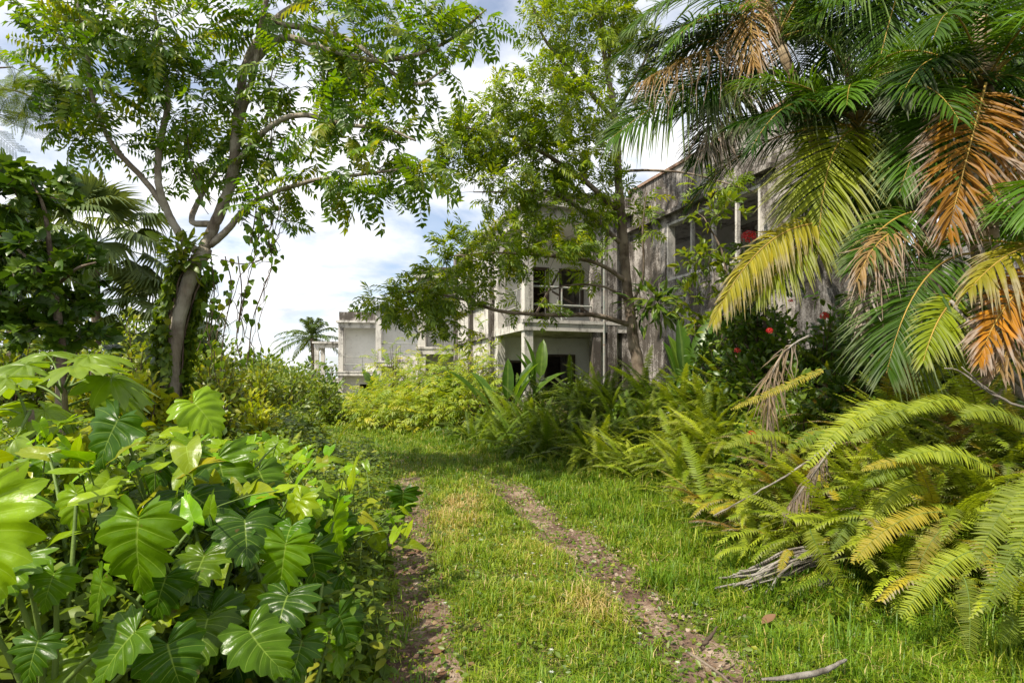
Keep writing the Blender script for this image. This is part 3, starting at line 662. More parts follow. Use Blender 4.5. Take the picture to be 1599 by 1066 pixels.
# leaning tree on the left
T1 = 8.2
b1 = A(*at(268, 590, 8.0)[:2], 0); b1[2] = float(gz(b1[0], b1[1]))-.05
lim = [
 (np.vstack([b1, limb([(268, 590, 8.0), (276, 510, 8.05), (296, 440, 8.1), (320, 388, 8.2)])]), [.13, .112, .10, .096, .105]),
 (limb([(318, 392, 8.2), (338, 345, 8.2), (362, 280, 8.25), (371, 190, 8.3), (385, 100, 8.3), (425, 38, 8.3), (480, 0, 8.2), (560, -40, 8.1)]), [.082, .078, .074, .068, .062, .056, .046, .03]),
 (limb([(312, 396, 8.2), (285, 372, 8.15), (262, 330, 8.1), (248, 285, 8.0), (250, 225, 8.0), (262, 165, 7.9), (255, 90, 7.8), (240, 10, 7.7)]), [.06, .056, .052, .048, .044, .038, .03, .018]),
 (limb([(262, 330, 8.1), (225, 280, 8.0), (175, 225, 7.8), (145, 150, 7.6), (135, 70, 7.4), (120, 0, 7.3)]), [.05, .042, .036, .03, .024, .015]),
 (limb([(326, 385, 8.2), (355, 360, 8.2), (385, 325, 8.1), (430, 300, 8.0), (500, 280, 7.8), (570, 272, 7.6), (640, 262, 7.4)]), [.055, .047, .038, .032, .026, .02, .012]),
 (limb([(372, 200, 8.3), (400, 100, 8.1), (412, 20, 8.0), (430, -40, 8.0)]), [.05, .042, .035, .03]),
 (limb([(385, 110, 8.3), (440, 60, 8.2), (520, 80, 7.9), (600, 95, 7.7), (690, 70, 7.5), (760, 15, 7.3)]), [.055, .048, .04, .03, .022, .012]),
 (limb([(365, 260, 8.25), (420, 200, 8.0), (470, 180, 7.8), (540, 195, 7.6), (600, 200, 7.4), (650, 220, 7.3)]), [.045, .04, .034, .028, .02, .012]),
 (limb([(335, 350, 8.2), (300, 345, 8.5), (318, 300, 8.8), (345, 260, 9.0)]), [.05, .045, .035, .02]),
 (limb([(430, 36, 8.3), (540, 60, 8.0), (640, 130, 7.6), (700, 105, 7.4)]), [.045, .035, .025, .012]),
]
def cl(px, py, Y, rx, ry, n, rz=.6):
    return (at(px, py, Y), (rx*Y/F, rz, ry*Y/F), n)
clumps = [cl(130, 110, 7.5, 75, 110, 44), cl(190, 40, 7.6, 100, 60, 26), cl(90, 30, 7.4, 45, 40, 9), cl(160, 215, 7.7, 55, 45, 12), cl(110, 195, 7.6, 30, 25, 5), cl(275, 60, 7.8, 85, 85, 42), cl(300, 150, 8.0, 70, 60, 26),
 cl(250, 175, 7.9, 40, 40, 8), cl(330, 235, 8.9, 70, 65, 26), cl(290, 265, 8.8, 40, 45, 10), cl(420, 260, 8.5, 60, 65, 28), cl(450, 40, 8.2, 90, 60, 30), cl(560, 60, 7.9, 90, 75, 42), cl(640, 50, 7.6, 80, 60, 28),
 cl(690, 110, 7.4, 45, 50, 14), cl(745, 12, 7.3, 35, 25, 5), cl(475, 130, 8.0, 70, 60, 24), cl(550, 140, 7.8, 60, 60, 22), cl(530, 200, 7.7, 70, 50, 20), cl(620, 235, 7.4, 60, 55, 26), cl(640, 285, 7.4, 40, 30, 8), cl(520, 270, 7.9, 65, 40, 13),
 cl(430, 340, 8.1, 35, 25, 3), cl(565, 285, 7.6, 40, 25, 6), cl(400, 190, 8.6, 50, 60, 18), cl(380, -60, 8.1, 200, 60, 40, .8), cl(150, -60, 7.6, 110, 50, 18, .8)]
clumps = [(c, tuple(v*.82 for v in r), int(max(3, n*.62))) for c, r, n in clumps]
make_tree('pinnate_tree', 'leaning grey trunked tree with feathered leaves forking over the left growth', 'tree', b1, lim, clumps, PIN1, M['tree1'], M['bark'], perleaf=3, size=1.18, spread=.55, up=.05, twist=.55, leafvar=.17)

# slender tree in front of the building
T2 = 11.6
b2 = A(*at(1003, 600, T2)[:2], 0); b2[2] = float(gz(b2[0], b2[1]))-.05
lim = [
 (np.vstack([b2, limb([(1000, 590, T2), (988, 520, T2), (978, 430, T2), (972, 350, T2), (966, 280, T2), (962, 190, T2), (945, 90, T2), (930, -40, T2)])]), [.14, .13, .112, .10, .092, .084, .07, .048, .025]),
 (limb([(966, 330, T2), (910, 280, 11.3), (850, 240, 11.0), (790, 210, 10.8), (730, 200, 10.6)]), [.06, .05, .04, .028, .012]),
 (limb([(970, 380, T2), (925, 340, 11.5), (860, 300, 11.2), (800, 300, 10.9), (740, 300, 10.7)]), [.05, .04, .03, .022, .01]),
 (limb([(985, 508, T2), (930, 492, 11.3), (860, 492, 10.9), (780, 485, 10.5), (715, 465, 10.2), (640, 455, 10.0), (600, 460, 9.9)]), [.055, .05, .04, .032, .025, .018, .01]),
 (limb([(980, 440, T2), (930, 410, 11.2), (860, 400, 10.9), (780, 395, 10.6), (700, 400, 10.4)]), [.045, .038, .03, .02, .01]),
 (limb([(983, 470, T2), (945, 448, 11.4), (890, 445, 11.2), (840, 460, 11.0)]), [.03, .024, .018, .01]),
 (limb([(985, 480, T2), (1005, 430, 11.4), (1004, 360, 11.2), (1010, 300, 11.0)]), [.03, .025, .02, .01]),
 (limb([(968, 268, T2), (1010, 266, 11.3), (1070, 270, 11.0), (1130, 285, 10.8), (1180, 300, 10.6)]), [.03, .026, .02, .014, .008]),
 (limb([(962, 190, T2), (900, 120, 11.4), (850, 60, 11.2), (830, 0, 11.0)]), [.05, .04, .028, .012]),
 (limb([(960, 180, T2), (1000, 110, 11.4), (1030, 40, 11.2)]), [.04, .03, .014]),
 (limb([(950, 110, T2), (960, 30, 11.8), (1000, -40, 12)]), [.04, .03, .014]),
]
clumps = [cl(860, 160, 11.0, 95, 65, 62, .9), cl(770, 180, 10.7, 70, 55, 40), cl(730, 225, 10.6, 45, 50, 22), cl(830, 250, 10.9, 95, 55, 56), cl(920, 220, 11.4, 60, 80, 40), cl(900, 60, 11.3, 75, 65, 46, .8), cl(850, 50, 11.2, 35, 50, 14), cl(960, 10, 11.5, 60, 60, 40),
 cl(1000, 110, 11.6, 50, 80, 34), cl(770, 290, 10.7, 75, 40, 26), cl(880, 330, 11.2, 80, 50, 44), cl(780, 385, 10.5, 60, 45, 30), cl(720, 395, 10.4, 40, 40, 16), cl(700, 445, 10.2, 60, 45, 28), cl(640, 470, 10.0, 45, 35, 22), cl(600, 468, 9.9, 26, 22, 7), cl(690, 500, 10.2, 50, 28, 12),
 cl(850, 400, 10.9, 70, 30, 20), cl(930, 410, 11.3, 35, 40, 11), cl(830, 482, 10.8, 70, 18, 6), cl(1000, 330, 11.2, 30, 40, 7), cl(930, -60, 11.4, 120, 60, 40, 1.1), cl(940, 300, 11.7, 40, 60, 16), cl(1130, 290, 10.7, 55, 18, 8, .4)]
clumps = [(c, r, int(n*1.3)) for c, r, n in clumps]
make_tree('slender_tree', 'straight brown trunked tree with fine bright leaves standing before the building', 'tree', b2, lim, clumps, PIN2, M['tree2'], M['bark2'], perleaf=4, size=1.08, spread=.6, up=.2, twist=.6, leafvar=.17)

# ------------------------------------------------------------------ palms on the right
def objc(o, c): o.color = (c[0], c[1], c[2], 1.0); return o
KIND = {'g': ((.055, .125, .006), .0), 'd': ((.022, .065, .003), .0), 'y': ((.25, .225, .015), .05), 'yg': ((.18, .225, .010), 0), 'o': ((.33, .15, .012), .18), 'x': ((.27, .235, .20), .5), 'b': ((.25, .16, .06), .35)}
def palm(name, label, base, crown, rad0, fronds, filler, group='feather palms crowding the right side', hang=1.0, trunk=True):
    root = thing(name, base, label, 'palm', group); crown = np.asarray(crown, float)
    if trunk:
        g = G(); mid = (base+crown)/2+A(.12, -.1, .1); P = bez(base, mid, crown, 14); g.tube(P, np.linspace(rad0, rad0*.7, 14), 10, cap=True); g.build('trunk', M['palmbark'], root)
        g = G(); d = nrm(P[-1]-P[-2]); g.tube(np.array([P[-1]-d*.05, P[-1]+d*.35, P[-1]+d*.75]), A(rad0*.95, rad0*.9, rad0*.35), 9, cap=True); g.build('crownshaft', M['palmbark'], root)
    for (p0, c, p1, kind, wid) in fronds:
        col, tang = KIND[kind]; p0, c, p1 = map(np.asarray, (p0, c, p1)); L = np.linalg.norm(c-p0)+np.linalg.norm(p1-c)
        dead = kind in 'xb'
        n = int(min(90, max(34, L*44))); up = A(-.15, -.75, .75) if abs(p1[2]-p0[2]) > .5*L else A(-.1, -.35, 1)
        bl, rc = frond(p0, c, p1, n, wid*1.18, .023 if not dead else .018, (72, 28), (.45 if kind != 'y' else .8) if not dead else .9, .18, curl=.06 if kind == 'o' else (.18 if dead else .02), up=up+rng.normal(0, .12, 3), seg=4, gaps=.04 if not dead else .25, rach=.012, tangle=tang*.7+.02)
        bo = bl.build('frond', M['frond'] if not dead else M['frond'], root)
        k = rng.uniform(.8, 1.2); objc(bo, [v*k for v in col]); bo.color[3] = {'o': .1, 'y': .45, 'yg': .7, 'g': .8, 'd': .8}.get(kind, .3); ro = rc.build('rachis', M['rachis'] if kind != 'x' else M['deadwood'], root)
        ro.parent = bo
    for i in range(filler):
        az = i*2.399+rng.random()*.5; el = rng.uniform(.1, 1.2); L = rng.uniform(1.5, 2.1)
        d = A(math.cos(az)*math.cos(el), math.sin(az)*math.cos(el), math.sin(el)); p1 = crown+A(d[0], d[1], 0)*L*.95+A(0, 0, L*(d[2]*.75-.5)); c = crown+d*L*.62
        bl, rc = frond(crown, c, p1, 52, .52, .025, (72, 28), .45, .2, seg=3, rach=.012, tangle=.03)
        bo = bl.build('frond', M['frond'], root); k = rng.uniform(.7, 1.25); objc(bo, [v*k for v in KIND['g' if rng.random() < .6 else 'd'][0]]); ro = rc.build('rachis', M['rachis'], root); ro.parent = bo
    return root
def fr3(a, b, c, Y, kind, wpx, dY=(0, -.15, -.3)):
    return (at(*a, Y+dY[0]), at(*b, Y+dY[1]), at(*c, Y+dY[2]), kind, wpx*Y/F)
def gb(px, Y): x = (px-CX)*Y/F; return gp(x, Y)-A(0, 0, .05)
palm('feather_palm', 'leaning feather palm whose dark fronds reach left over the slender tree', gb(1400, 7.6), at(1215, 60, 7.0), .085, [
  fr3((1210, 75), (1085, 110), (950, 220), 7.0, 'g', 95), fr3((1200, 50), (1090, 0), (955, 95), 7.0, 'd', 85), fr3((1200, 40), (1090, -60), (985, 45), 7.1, 'g', 85),
  fr3((1205, 60), (1110, 40), (1010, 75), 7.2, 'd', 90), fr3((1215, 90), (1150, 130), (1085, 260), 7.0, 'd', 75), fr3((1215, 80), (1130, 110), (1075, 175), 6.9, 'd', 80), fr3((1150, 60), (1085, 80), (1000, 130), 6.8, 'b', 65),
  fr3((1165, 120), (1115, 140), (1105, 235), 6.8, 'x', 60), fr3((1200, -20), (1160, 10), (1180, 105), 6.6, 'b', 55), fr3((1225, 40), (1270, -60), (1360, 20), 7.0, 'g', 90), fr3((1225, 60), (1320, 10), (1400, 110), 7.2, 'd', 95), fr3((1210, 40), (1190, -80), (1100, -120), 7.0, 'g', 90)], 10)
palm('feather_palm', 'low feather palm with a sunlit yellow frond hanging by the red flowers', gb(1375, 6.9), at(1340, 195, 6.3), .07, [
  fr3((1340, 195), (1265, 110), (1155, 128), 6.2, 'g', 90), fr3((1340, 205), (1240, 150), (1140, 200), 6.3, 'd', 90), fr3((1350, 200), (1285, 190), (1278, 400), 5.9, 'yg', 105), fr3((1345, 190), (1440, 190), (1365, 345), 6.1, 'g', 75),
  fr3((1345, 180), (1320, 60), (1240, 40), 6.3, 'g', 90), fr3((1350, 180), (1390, 80), (1450, 100), 6.4, 'd', 90), fr3((1300, 350), (1190, 335), (1112, 505), 5.7, 'y', 38), fr3((1310, 330), (1250, 360), (1180, 470), 5.8, 'yg', 58),
  fr3((1345, 215), (1330, 260), (1390, 360), 6.3, 'd', 80), fr3((1345, 215), (1300, 250), (1235, 330), 6.4, 'd', 80)], 14)
palm('feather_palm', 'tall feather palm with glossy fronds dropping from the top edge', gb(1560, 6.6), at(1450, -75, 6.6), .10, [
  fr3((1425, -70), (1400, -20), (1368, 120), 6.2, 'g', 95), fr3((1460, -60), (1400, -60), (1240, 45), 6.4, 'g', 90), fr3((1470, -60), (1550, -20), (1610, 90), 6.3, 'g', 95), fr3((1465, -60), (1500, 0), (1440, 130), 6.5, 'd', 90),
  fr3((1480, -60), (1560, 20), (1530, 130), 6.6, 'd', 95), fr3((1450, -70), (1330, -120), (1200, -20), 6.5, 'd', 90), fr3((1440, -60), (1330, -20), (1290, 110), 6.7, 'd', 90)], 18)
palm('feather_palm', 'stout feather palm carrying a big withered orange frond', gb(1515, 5.9), at(1538, 130, 5.4), .10, [
  fr3((1540, 130), (1525, 190), (1478, 372), 4.9, 'o', 88, (0, -.2, -.3)), fr3((1535, 125), (1450, 40), (1405, 160), 5.3, 'd', 85), fr3((1545, 125), (1610, 90), (1660, 230), 5.2, 'g', 90), fr3((1535, 120), (1560, 20), (1640, 20), 5.4, 'g', 90), fr3((1530, 135), (1450, 150), (1405, 300), 5.4, 'g', 85),
  fr3((1520, 395), (1425, 400), (1385, 582), 4.8, 'g', 108), fr3((1505, 462), (1465, 475), (1442, 565), 4.5, 'yg', 52), fr3((1440, 360), (1375, 340), (1338, 440), 5.0, 'b', 50), fr3((1435, 385), (1355, 390), (1342, 520), 5.0, 'x', 42), fr3((1440, 330), (1380, 330), (1325, 425), 5.1, 'g', 60), fr3((1545, 140), (1590, 200), (1600, 330), 5.2, 'o', 70), fr3((1535, 140), (1480, 230), (1430, 290), 5.4, 'd', 85)], 14)
palm('feather_palm', 'young feather palm at the right edge with yellowing arched fronds', gb(1700, 5.0), at(1665, 400, 4.7), .07, [
  fr3((1660, 380), (1580, 370), (1512, 455), 4.4, 'y', 60), fr3((1660, 410), (1570, 440), (1528, 565), 4.3, 'o', 60), fr3((1660, 400), (1600, 470), (1560, 580), 4.3, 'b', 55), fr3((1660, 400), (1600, 300), (1560, 340), 4.6, 'g', 75)], 5)
# hanging dead frond above the ferns
def dead_hang(pts, Y, wpx, label):
    p = [at(*q, Y) for q in pts]; root = thing('dead_frond', p[0], label, 'dead frond', 'dead grey fronds hanging on the right')
    bl, rc = frond(p[0], p[1], p[2], 40, wpx*Y/F, .014, (40, 15), 1.1, .05, curl=.25, up=A(0, -1, .4), gaps=.2, rach=.011, tangle=.35)
    o = bl.build('leaflets', M['frond'], root); objc(o, (.25, .2, .16)); rc.build('rachis', M['deadwood'], root)
dead_hang([(1262, 525), (1175, 560), (1208, 705)], 5.2, 40, 'dead grey palm frond curling down over the sunlit ferns')
dead_hang([(1305, 690), (1250, 770), (1225, 800)], 4.6, 24, 'short dead grey frond tangled among the ferns')

# ------------------------------------------------------------------ fan palms and the far palm
def fan_leaf(R=.8, n=34, span=205):
    g = G(); a = np.radians(np.linspace(-span/2, span/2, n)); q = np.linspace(0, 1, 6)
    for k in range(n):
        d = A(math.sin(a[k]), math.cos(a[k]), 0); s = A(d[1], -d[0], 0); L = R*(.72+.28*math.cos(a[k]*.6))*rng.uniform(.93, 1.04)
        w = np.interp(q, [0, .5, .75, 1], [.004, .038, .022, .001])*R*1.25; z = -.05*q-.75*np.maximum(q-.5, 0)**1.6*rng.uniform(.7, 1.5)*R*1.5+.1*R*q*abs(math.sin(a[k]))
        P = d[None]*(L*q)[:, None]*(1-.25*np.maximum(q-.6, 0))[:, None]; P[:, 2] = z
        V = np.stack([P-s*w[:, None]+A(0, 0, .5)*w[:, None], P, P+s*w[:, None]+A(0, 0, .5)*w[:, None]], 1).reshape(-1, 3)
        i = np.arange(5)[:, None]*3; o = np.concatenate([i, i+1]); g.add(V, np.hstack([o, o+1, o+4, o+3]), None, rng.normal(.5, .1))
    return g.arr()
FAN = [fan_leaf() for _ in range(3)]
def fan_palm(base, crown, n, label, R=1.0, rt=.13):
    root = thing('fan_palm', base, label, 'palm', 'fan palms behind the left growth'); base = np.asarray(base); crown = np.asarray(crown)
    G().tube(bez(base, (base+crown)/2+A(.1, 0, 0), crown, 10), np.linspace(rt, rt*.8, 10), 9, cap=True).build('trunk', M['bark2'], root)
    for i in range(n):
        az = i*2.399; el = np.interp(i, [0, n-1], [1.35, -.55])+rng.normal(0, .1); d = A(math.cos(az)*math.cos(el), math.sin(az)*math.cos(el), math.sin(el))
        Lp = R*rng.uniform(.85, 1.15); e = crown+d*Lp*1.1+A(0, 0, -.12*Lp); g = G(); D = nrm(d+A(0, 0, -.55)); N = nrm(A(0, 0, 1)+d*.6+rng.normal(0, .15, 3))
        g.stamp(FAN[i % 3], frames(D[None], N[None]), e[None], R*1.1, A(.5)); bo = g.build('fan_leaf', M['frond'], root); k = rng.uniform(.8, 1.25)
        objc(bo, (.10*k, .145*k, .05*k)); o = G().tube(bez(crown, crown+d*Lp*.6, e, 5), .018, 4).build('petiole', M['stem'], root); o.parent = bo
def base_of(p, h=None): return A(p[0], p[1], float(gz(p[0], p[1]))-.05)
c = at(148, 382, 16.0); fan_palm(base_of(c), c, 26, 'tall grey green fan palm rising behind the dark broad leaved tree', 1.25)
c = at(258, 500, 17.0); fan_palm(base_of(c), c, 18, 'low dark fan palm half hidden behind the leaning tree', 1.1)
c = at(15, 395, 19.0); fan_palm(base_of(c), c, 18, 'fan palm at the far left edge behind the dark tree', 1.1)
def far_palm(base, crown, label, n=30, L=3.2):
    root = thing('coconut_palm', base, label, 'palm'); G().tube(bez(base, (base+crown)/2+A(.3, 0, 0), crown, 10), np.linspace(.2, .13, 10), 8).build('trunk', M['bark2'], root)
    for i in range(n):
        az = i*2.399; el = rng.uniform(-.1, 1.45); d = A(math.cos(az)*math.cos(el), math.sin(az)*math.cos(el), math.sin(el))
        bl, rc = frond(crown, crown+d*L*.6, crown+A(d[0], d[1], 0)*L+A(0, 0, L*(d[2]*.95-.45)), 34, .55, .08, (70, 35), .5, .15, seg=2, rach=.03)
        bo = bl.build('frond', M['frond'], root); objc(bo, (.075, .12, .03)); o = rc.build('rachis', M['stem'], root); o.parent = bo
c = at(487, 528, 46.0); far_palm(base_of(c), c, 'distant feather palm above the bushes left of the building')

# feathery branch at the far left
bF = gp(-9.2, 7.6)
make_tree('feathery_tree', 'fine feathery leaved branch reaching in from the left edge', 'tree', bF, [
  (np.vstack([bF, at(-190, 420, 7.6), at(-150, 240, 7.6), at(-110, 90, 7.5)]), [.12, .1, .08, .05]), (limb([(-140, 220, 7.6), (-60, 160, 7.5), (10, 140, 7.4), (70, 160, 7.3)]), [.03, .022, .014, .006]),
  (limb([(-120, 120, 7.5), (-60, 110, 7.4), (20, 105, 7.3)]), [.03, .02, .008])],
  [cl(35, 150, 7.4, 50, 20, 9, .3), cl(20, 115, 7.4, 35, 14, 4, .3), cl(0, 195, 7.4, 30, 20, 5, .3), cl(-60, 150, 7.5, 40, 40, 6)], [BIP], M['mid'], M['bark2'], perleaf=4, size=1.1, spread=.45, up=0., twist=.5)
# dark broad leaved tree on the left
bD = base_of(at(92, 590, 6.6))
make_tree('broadleaf_tree', 'dark slim tree with broad lobed leaves on the left before the fan palm', 'tree', bD, [
  (np.vstack([bD, limb([(96, 560, 6.6), (84, 440, 6.6), (70, 330, 6.6), (50, 285, 6.6)])]), [.055, .05, .035, .02, .008]),
  (limb([(84, 450, 6.6), (40, 400, 6.5), (0, 370, 6.4)]), [.03, .02, .01]), (limb([(84, 450, 6.6), (120, 420, 6.4), (150, 410, 6.3)]), [.025, .018, .01])],
  [cl(40, 300, 6.6, 58, 45, 36), cl(20, 390, 6.6, 60, 60, 48), cl(85, 420, 6.5, 55, 60, 40), cl(30, 490, 6.7, 65, 50, 44), cl(115, 470, 6.6, 30, 30, 14), cl(90, 285, 6.4, 22, 14, 6, .3), cl(110, 530, 6.8, 60, 30, 22), cl(-30, 400, 6.7, 60, 120, 50)],
  LOBE3+BROAD[:1], M['dark'], M['bark2'], perleaf=4, size=.185, spread=.8, up=.1, twist=.7, leafvar=.16)

# ------------------------------------------------------------------ bushes of the left middle distance and behind
def bush_at(px, py_top, Y, wpx, tm, mat, label, name='leafy_bush', cat='bush', group=None, nst=26, per=22, size=.14, dy=.8, **k):
    x = (px-CX)*Y/F; b = gp(x, Y); top = at(px, py_top, Y)[2]; h = max(.5, top-b[2])
    return make_bush(name, label, cat, b-A(0, 0, .03), (wpx*Y/F, dy*max(.6, wpx*Y/F), h*1.02), tm, mat, nst, per, size, group, **k)
for px, pt, Y, w, lab in ((430, 538, 34, 130, 'far thicket left of the lowest bay of the building'), (330, 515, 32, 130, 'far thicket behind the foot of the leaning tree'), (220, 480, 30, 150, 'far thicket below the low fan palm'), (60, 440, 34, 220, 'far thicket at the left edge behind everything'), (495, 555, 50, 90, 'far thicket behind the open far bay')):
    bush_at(px, pt, Y, w, BROAD, M['mid'], lab, 'thicket', 'thicket', 'far thickets closing the left background', 90, 34, .4, mean=.35)
GB = 'bushes banked up on the left behind the leaning tree'
for px, pt, Y, w, tm, mt, lab, sz in (
 (20, 470, 11.0, 110, BROAD, 'dark', 'dark green bush at the left edge behind the slim lobed tree', .17), (150, 520, 10.0, 90, BROAD, 'mid', 'mid green bush standing between the slim tree and the leaning tree', .15),
 (215, 470, 13.5, 90, BROAD, 'mid', 'tall leafy bush under the fan palm', .16), (330, 520, 12.0, 80, [HEART]+BROAD, 'mid', 'leafy bush directly right of the leaning trunk', .13),
 (235, 560, 7.6, 60, [HEART]+BROAD, 'lime', 'sunlit yellow green vine mound just left of the leaning trunk', .12), (325, 590, 7.0, 60, [HEART]+BROAD, 'mid', 'sunlit vine mound at the foot of the leaning trunk', .11), (400, 600, 8.0, 50, BROAD, 'lime', 'pale sunlit shoots in front of the rounded bush', .1), (350, 545, 9.0, 70, BROAD, 'mid', 'lower bush overgrown with creeper right of the leaning trunk', .12), (410, 560, 11.0, 60, BROAD, 'mid', 'rounded bush between the leaning tree and the track', .12),
 (445, 555, 15.0, 70, BROAD, 'mid', 'dense hedge like bush below the distant palm', .14), (500, 585, 19.0, 60, BROAD, 'mid', 'bush in front of the farthest balcony', .15),
 (300, 490, 18.0, 120, BROAD, 'dark', 'far dark thicket filling the gap behind the leaning tree', .2), (80, 430, 20.0, 150, BROAD, 'dark', 'far dark thicket at the left below the fan palms', .22),
 (400, 545, 22.0, 120, BROAD, 'mid', 'far bush bank left of the distant balconies', .2), (465, 565, 30.0, 100, BROAD, 'mid', 'pale far bush beside the lowest bay of the building', .22),
 (507, 590, 43.5, 60, BROAD, 'mid', 'bush seen through the open far bay', .3), (480, 640, 12.0, 45, [SLIM]+BROAD, 'mid', 'low leafy bush edging the bend of the track', .1), (455, 668, 9.0, 50, BROAD, 'mid', 'low leafy bush at the left bend of the track', .09),
 (525, 640, 20.0, 45, [SLIM], 'mid', 'low bush at the far left of the track below the balconies', .14)):
    bush_at(px, pt, Y, w, tm, M[mt], lab, group=GB, nst=60, per=26, size=sz, mean=.62)
# creeper leaves on the leaning trunk
def creeper():
    root = thing('creeper', tuple(b1), 'leafy creeper climbing the lower trunk of the leaning tree', 'creeper'); sg = G(); cg = G()
    ax = smooth_path(np.vstack([b1, limb([(268, 590, 8.0), (276, 510, 8.05), (296, 440, 8.1), (318, 395, 8.2)])]), 8)
    for k in range(9):
        a = k*.7+np.linspace(0, 2.2, len(ax))*rng.choice([-1, 1]); r = .118+.02*rng.random(len(ax)); P = ax+np.stack([np.cos(a)*r, np.sin(a)*r, 0*a], -1); n = rng.integers(len(ax)-10, len(ax)); sg.tube(P[:n], .013, 4)
        m = 190; i = rng.integers(4, n, m); out = np.stack([np.cos(a[i]), np.sin(a[i]), 0*i], -1)
        cg.stamp(HEART, frames(out*.4+A(0, 0, -.8)+rng.normal(0, .5, (m, 3)), out+A(0, 0, .5)+rng.normal(0, .4, (m, 3))), P[i]+out*rng.uniform(.02, .16, (m, 1)), rng.uniform(.08, .16, m), rng.normal(.5, .15, m))
    sg.build('stems', M['vinebark'], root); cg.build('leaves', M['mid'], root)
creeper()
p = at(288, 402, 8.05); make_bush('perched_plant', 'leafy plant perched in the fork of the leaning tree', 'plant', p-A(0, 0, .1), (.42, .4, .42), BROAD, M['mid'], 16, 10, .17, up=-.1, mean=.55)
p = at(1022, 480, 11.4); make_bush('perched_plant', 'long leaved plant perched on the brown trunk before the building', 'plant', p-A(0, 0, .1), (.75, .6, .5), [SLIM], M['dark'], 16, 9, .34, up=-.3, mean=.5)
def hanging(pts, label, n, Y):
    P = smooth_path(np.array([at(*q, Y) for q in pts]), 6); root = thing('hanging_vine', tuple(P[0]), label, 'vine', 'vines hanging from the leaning tree'); G().tube(P, .008, 4).build('stem', M['vinebark'], root)
    for _ in range(2):
        q = P[len(P)//3:]+np.cumsum(rng.normal(0, .03, (len(P)-len(P)//3, 3)), axis=0); G().tube(q, .005, 4).build('stem', M['vinebark'], root)
    i = rng.integers(1, len(P), n); D = A(0, 0, -1)+rng.normal(0, .4, (n, 3))
    G().stamp(HEART, frames(D, rng.normal(0, 1, (n, 3))+A(.2, -1.2, .2)), P[i]+rng.normal(0, .06, (n, 3)), rng.uniform(.07, .13, n), rng.normal(.5, .15, n)).build('leaves', M['tree1'], root)
for pts, lab, n in (([(352, 400), (362, 450), (350, 520), (345, 580)], 'thin vine dangling close to the leaning trunk', 18), ([(385, 330), (405, 350), (398, 400), (380, 470), (372, 520)], 'long twisted vine hanging against the white cloud', 22),
  ([(425, 300), (428, 340), (415, 378), (432, 392)], 'leafy vine ending in heart leaves right of the trunk', 40), ([(345, 405), (380, 412), (415, 400), (432, 350), (440, 310)], 'looped bare vine slung under the right limb', 8), ([(405, 270), (400, 330), (392, 380)], 'short leafy vine below the right limb', 26),
  ([(430, 90), (420, 150), (425, 210), (415, 260)], 'vine trailing beside the upper main stem', 26), ([(372, 400), (378, 460), (370, 530), (380, 570)], 'bare thin vine between the trunk and the long twisted vine', 6), ([(400, 300), (425, 400), (412, 450), (395, 500), (388, 560)], 'outermost long dangling vine against the sky', 14), ([(330, 400), (335, 460), (325, 540)], 'leafy vine hugging the right side of the leaning trunk', 40), ([(290, 180), (300, 260), (330, 320)], 'vine draped between the two upper stems', 30)): hanging(pts, lab, n, 8.0)

# ------------------------------------------------------------------ yellow green saplings by the track end
GY = 'yellow green saplings in front of the building'
for i, (px, pt, Y, w, lab) in enumerate(((575, 640, 20, 26, 'leftmost yellow green sapling at the end of the track'), (612, 590, 19.5, 40, 'rounded yellow green sapling under the second balcony'), (617, 540, 21.0, 18, 'tallest thin yellow green sapling topping the clump'), (655, 570, 18.5, 40, 'broad yellow green sapling in the middle of the clump'),
   (700, 560, 18, 40, 'bright yellow green sapling with drooping leaves under the low branch'), (738, 540, 17.2, 36, 'yellow green sapling against the sunlit wall beside the heliconias'), (640, 615, 16.8, 40, 'low yellow green sapling at the front of the clump'), (690, 615, 16.5, 45, 'spreading yellow green sapling rooted at the track bend'), (740, 600, 15.8, 35, 'short yellow green sapling next to the shaded ferns'), (590, 620, 17.5, 40, 'small yellow green sapling where the track turns'))):
    x = (px-CX)*Y/F; b = gp(x, Y); h = at(px, pt, Y)[2]-b[2]
    make_bush('yellow_sapling', lab, 'sapling', b, (w*Y/F*1.25, w*Y/F*.9, h*1.22), PINL, M['lime'], 32, 9, 1.0, GY, up=.25, hollow=.4, flat=.35, mean=.5, sd=.17)
# paddle leaved plants
def paddle(px, Y, hs, label, n=7, spread=.6, group='paddle leaved heliconias by the building'):
    x = (px-CX)*Y/F; b = gp(x, Y); root = thing('heliconia', tuple(b), label, 'plant', group)
    for i in range(n):
        h = hs*rng.uniform(.6, 1.0); az = rng.uniform(0, 6.28); o = A(math.cos(az), math.sin(az)*.7, 0)*spread*rng.uniform(.2, 1); e = b+o*.5*h+A(0, 0, h*.5); g = G(); L = h*.62; D = nrm(o*1.0+A(0, 0, 1.25))
        lt = leaf_simple(1, .3, .25, .3*rng.random()+.1, (0, .08, .3, .6, .85, 1), (.05, .6, 1, .95, .55, 0)); g.stamp(lt, frames(D[None], nrm(A(-o[0]+.1, -o[1]-.4, .7))[None]), e[None], L, A(rng.uniform(.3, .7)))
        bo = g.build('leaf', M['paddle'], root); s = G().tube(bez(b, b+A(0, 0, h*.3), e, 5), A(.025, .02, .018, .014, .012), 5).build('petiole', M['stem'], root); s.parent = bo
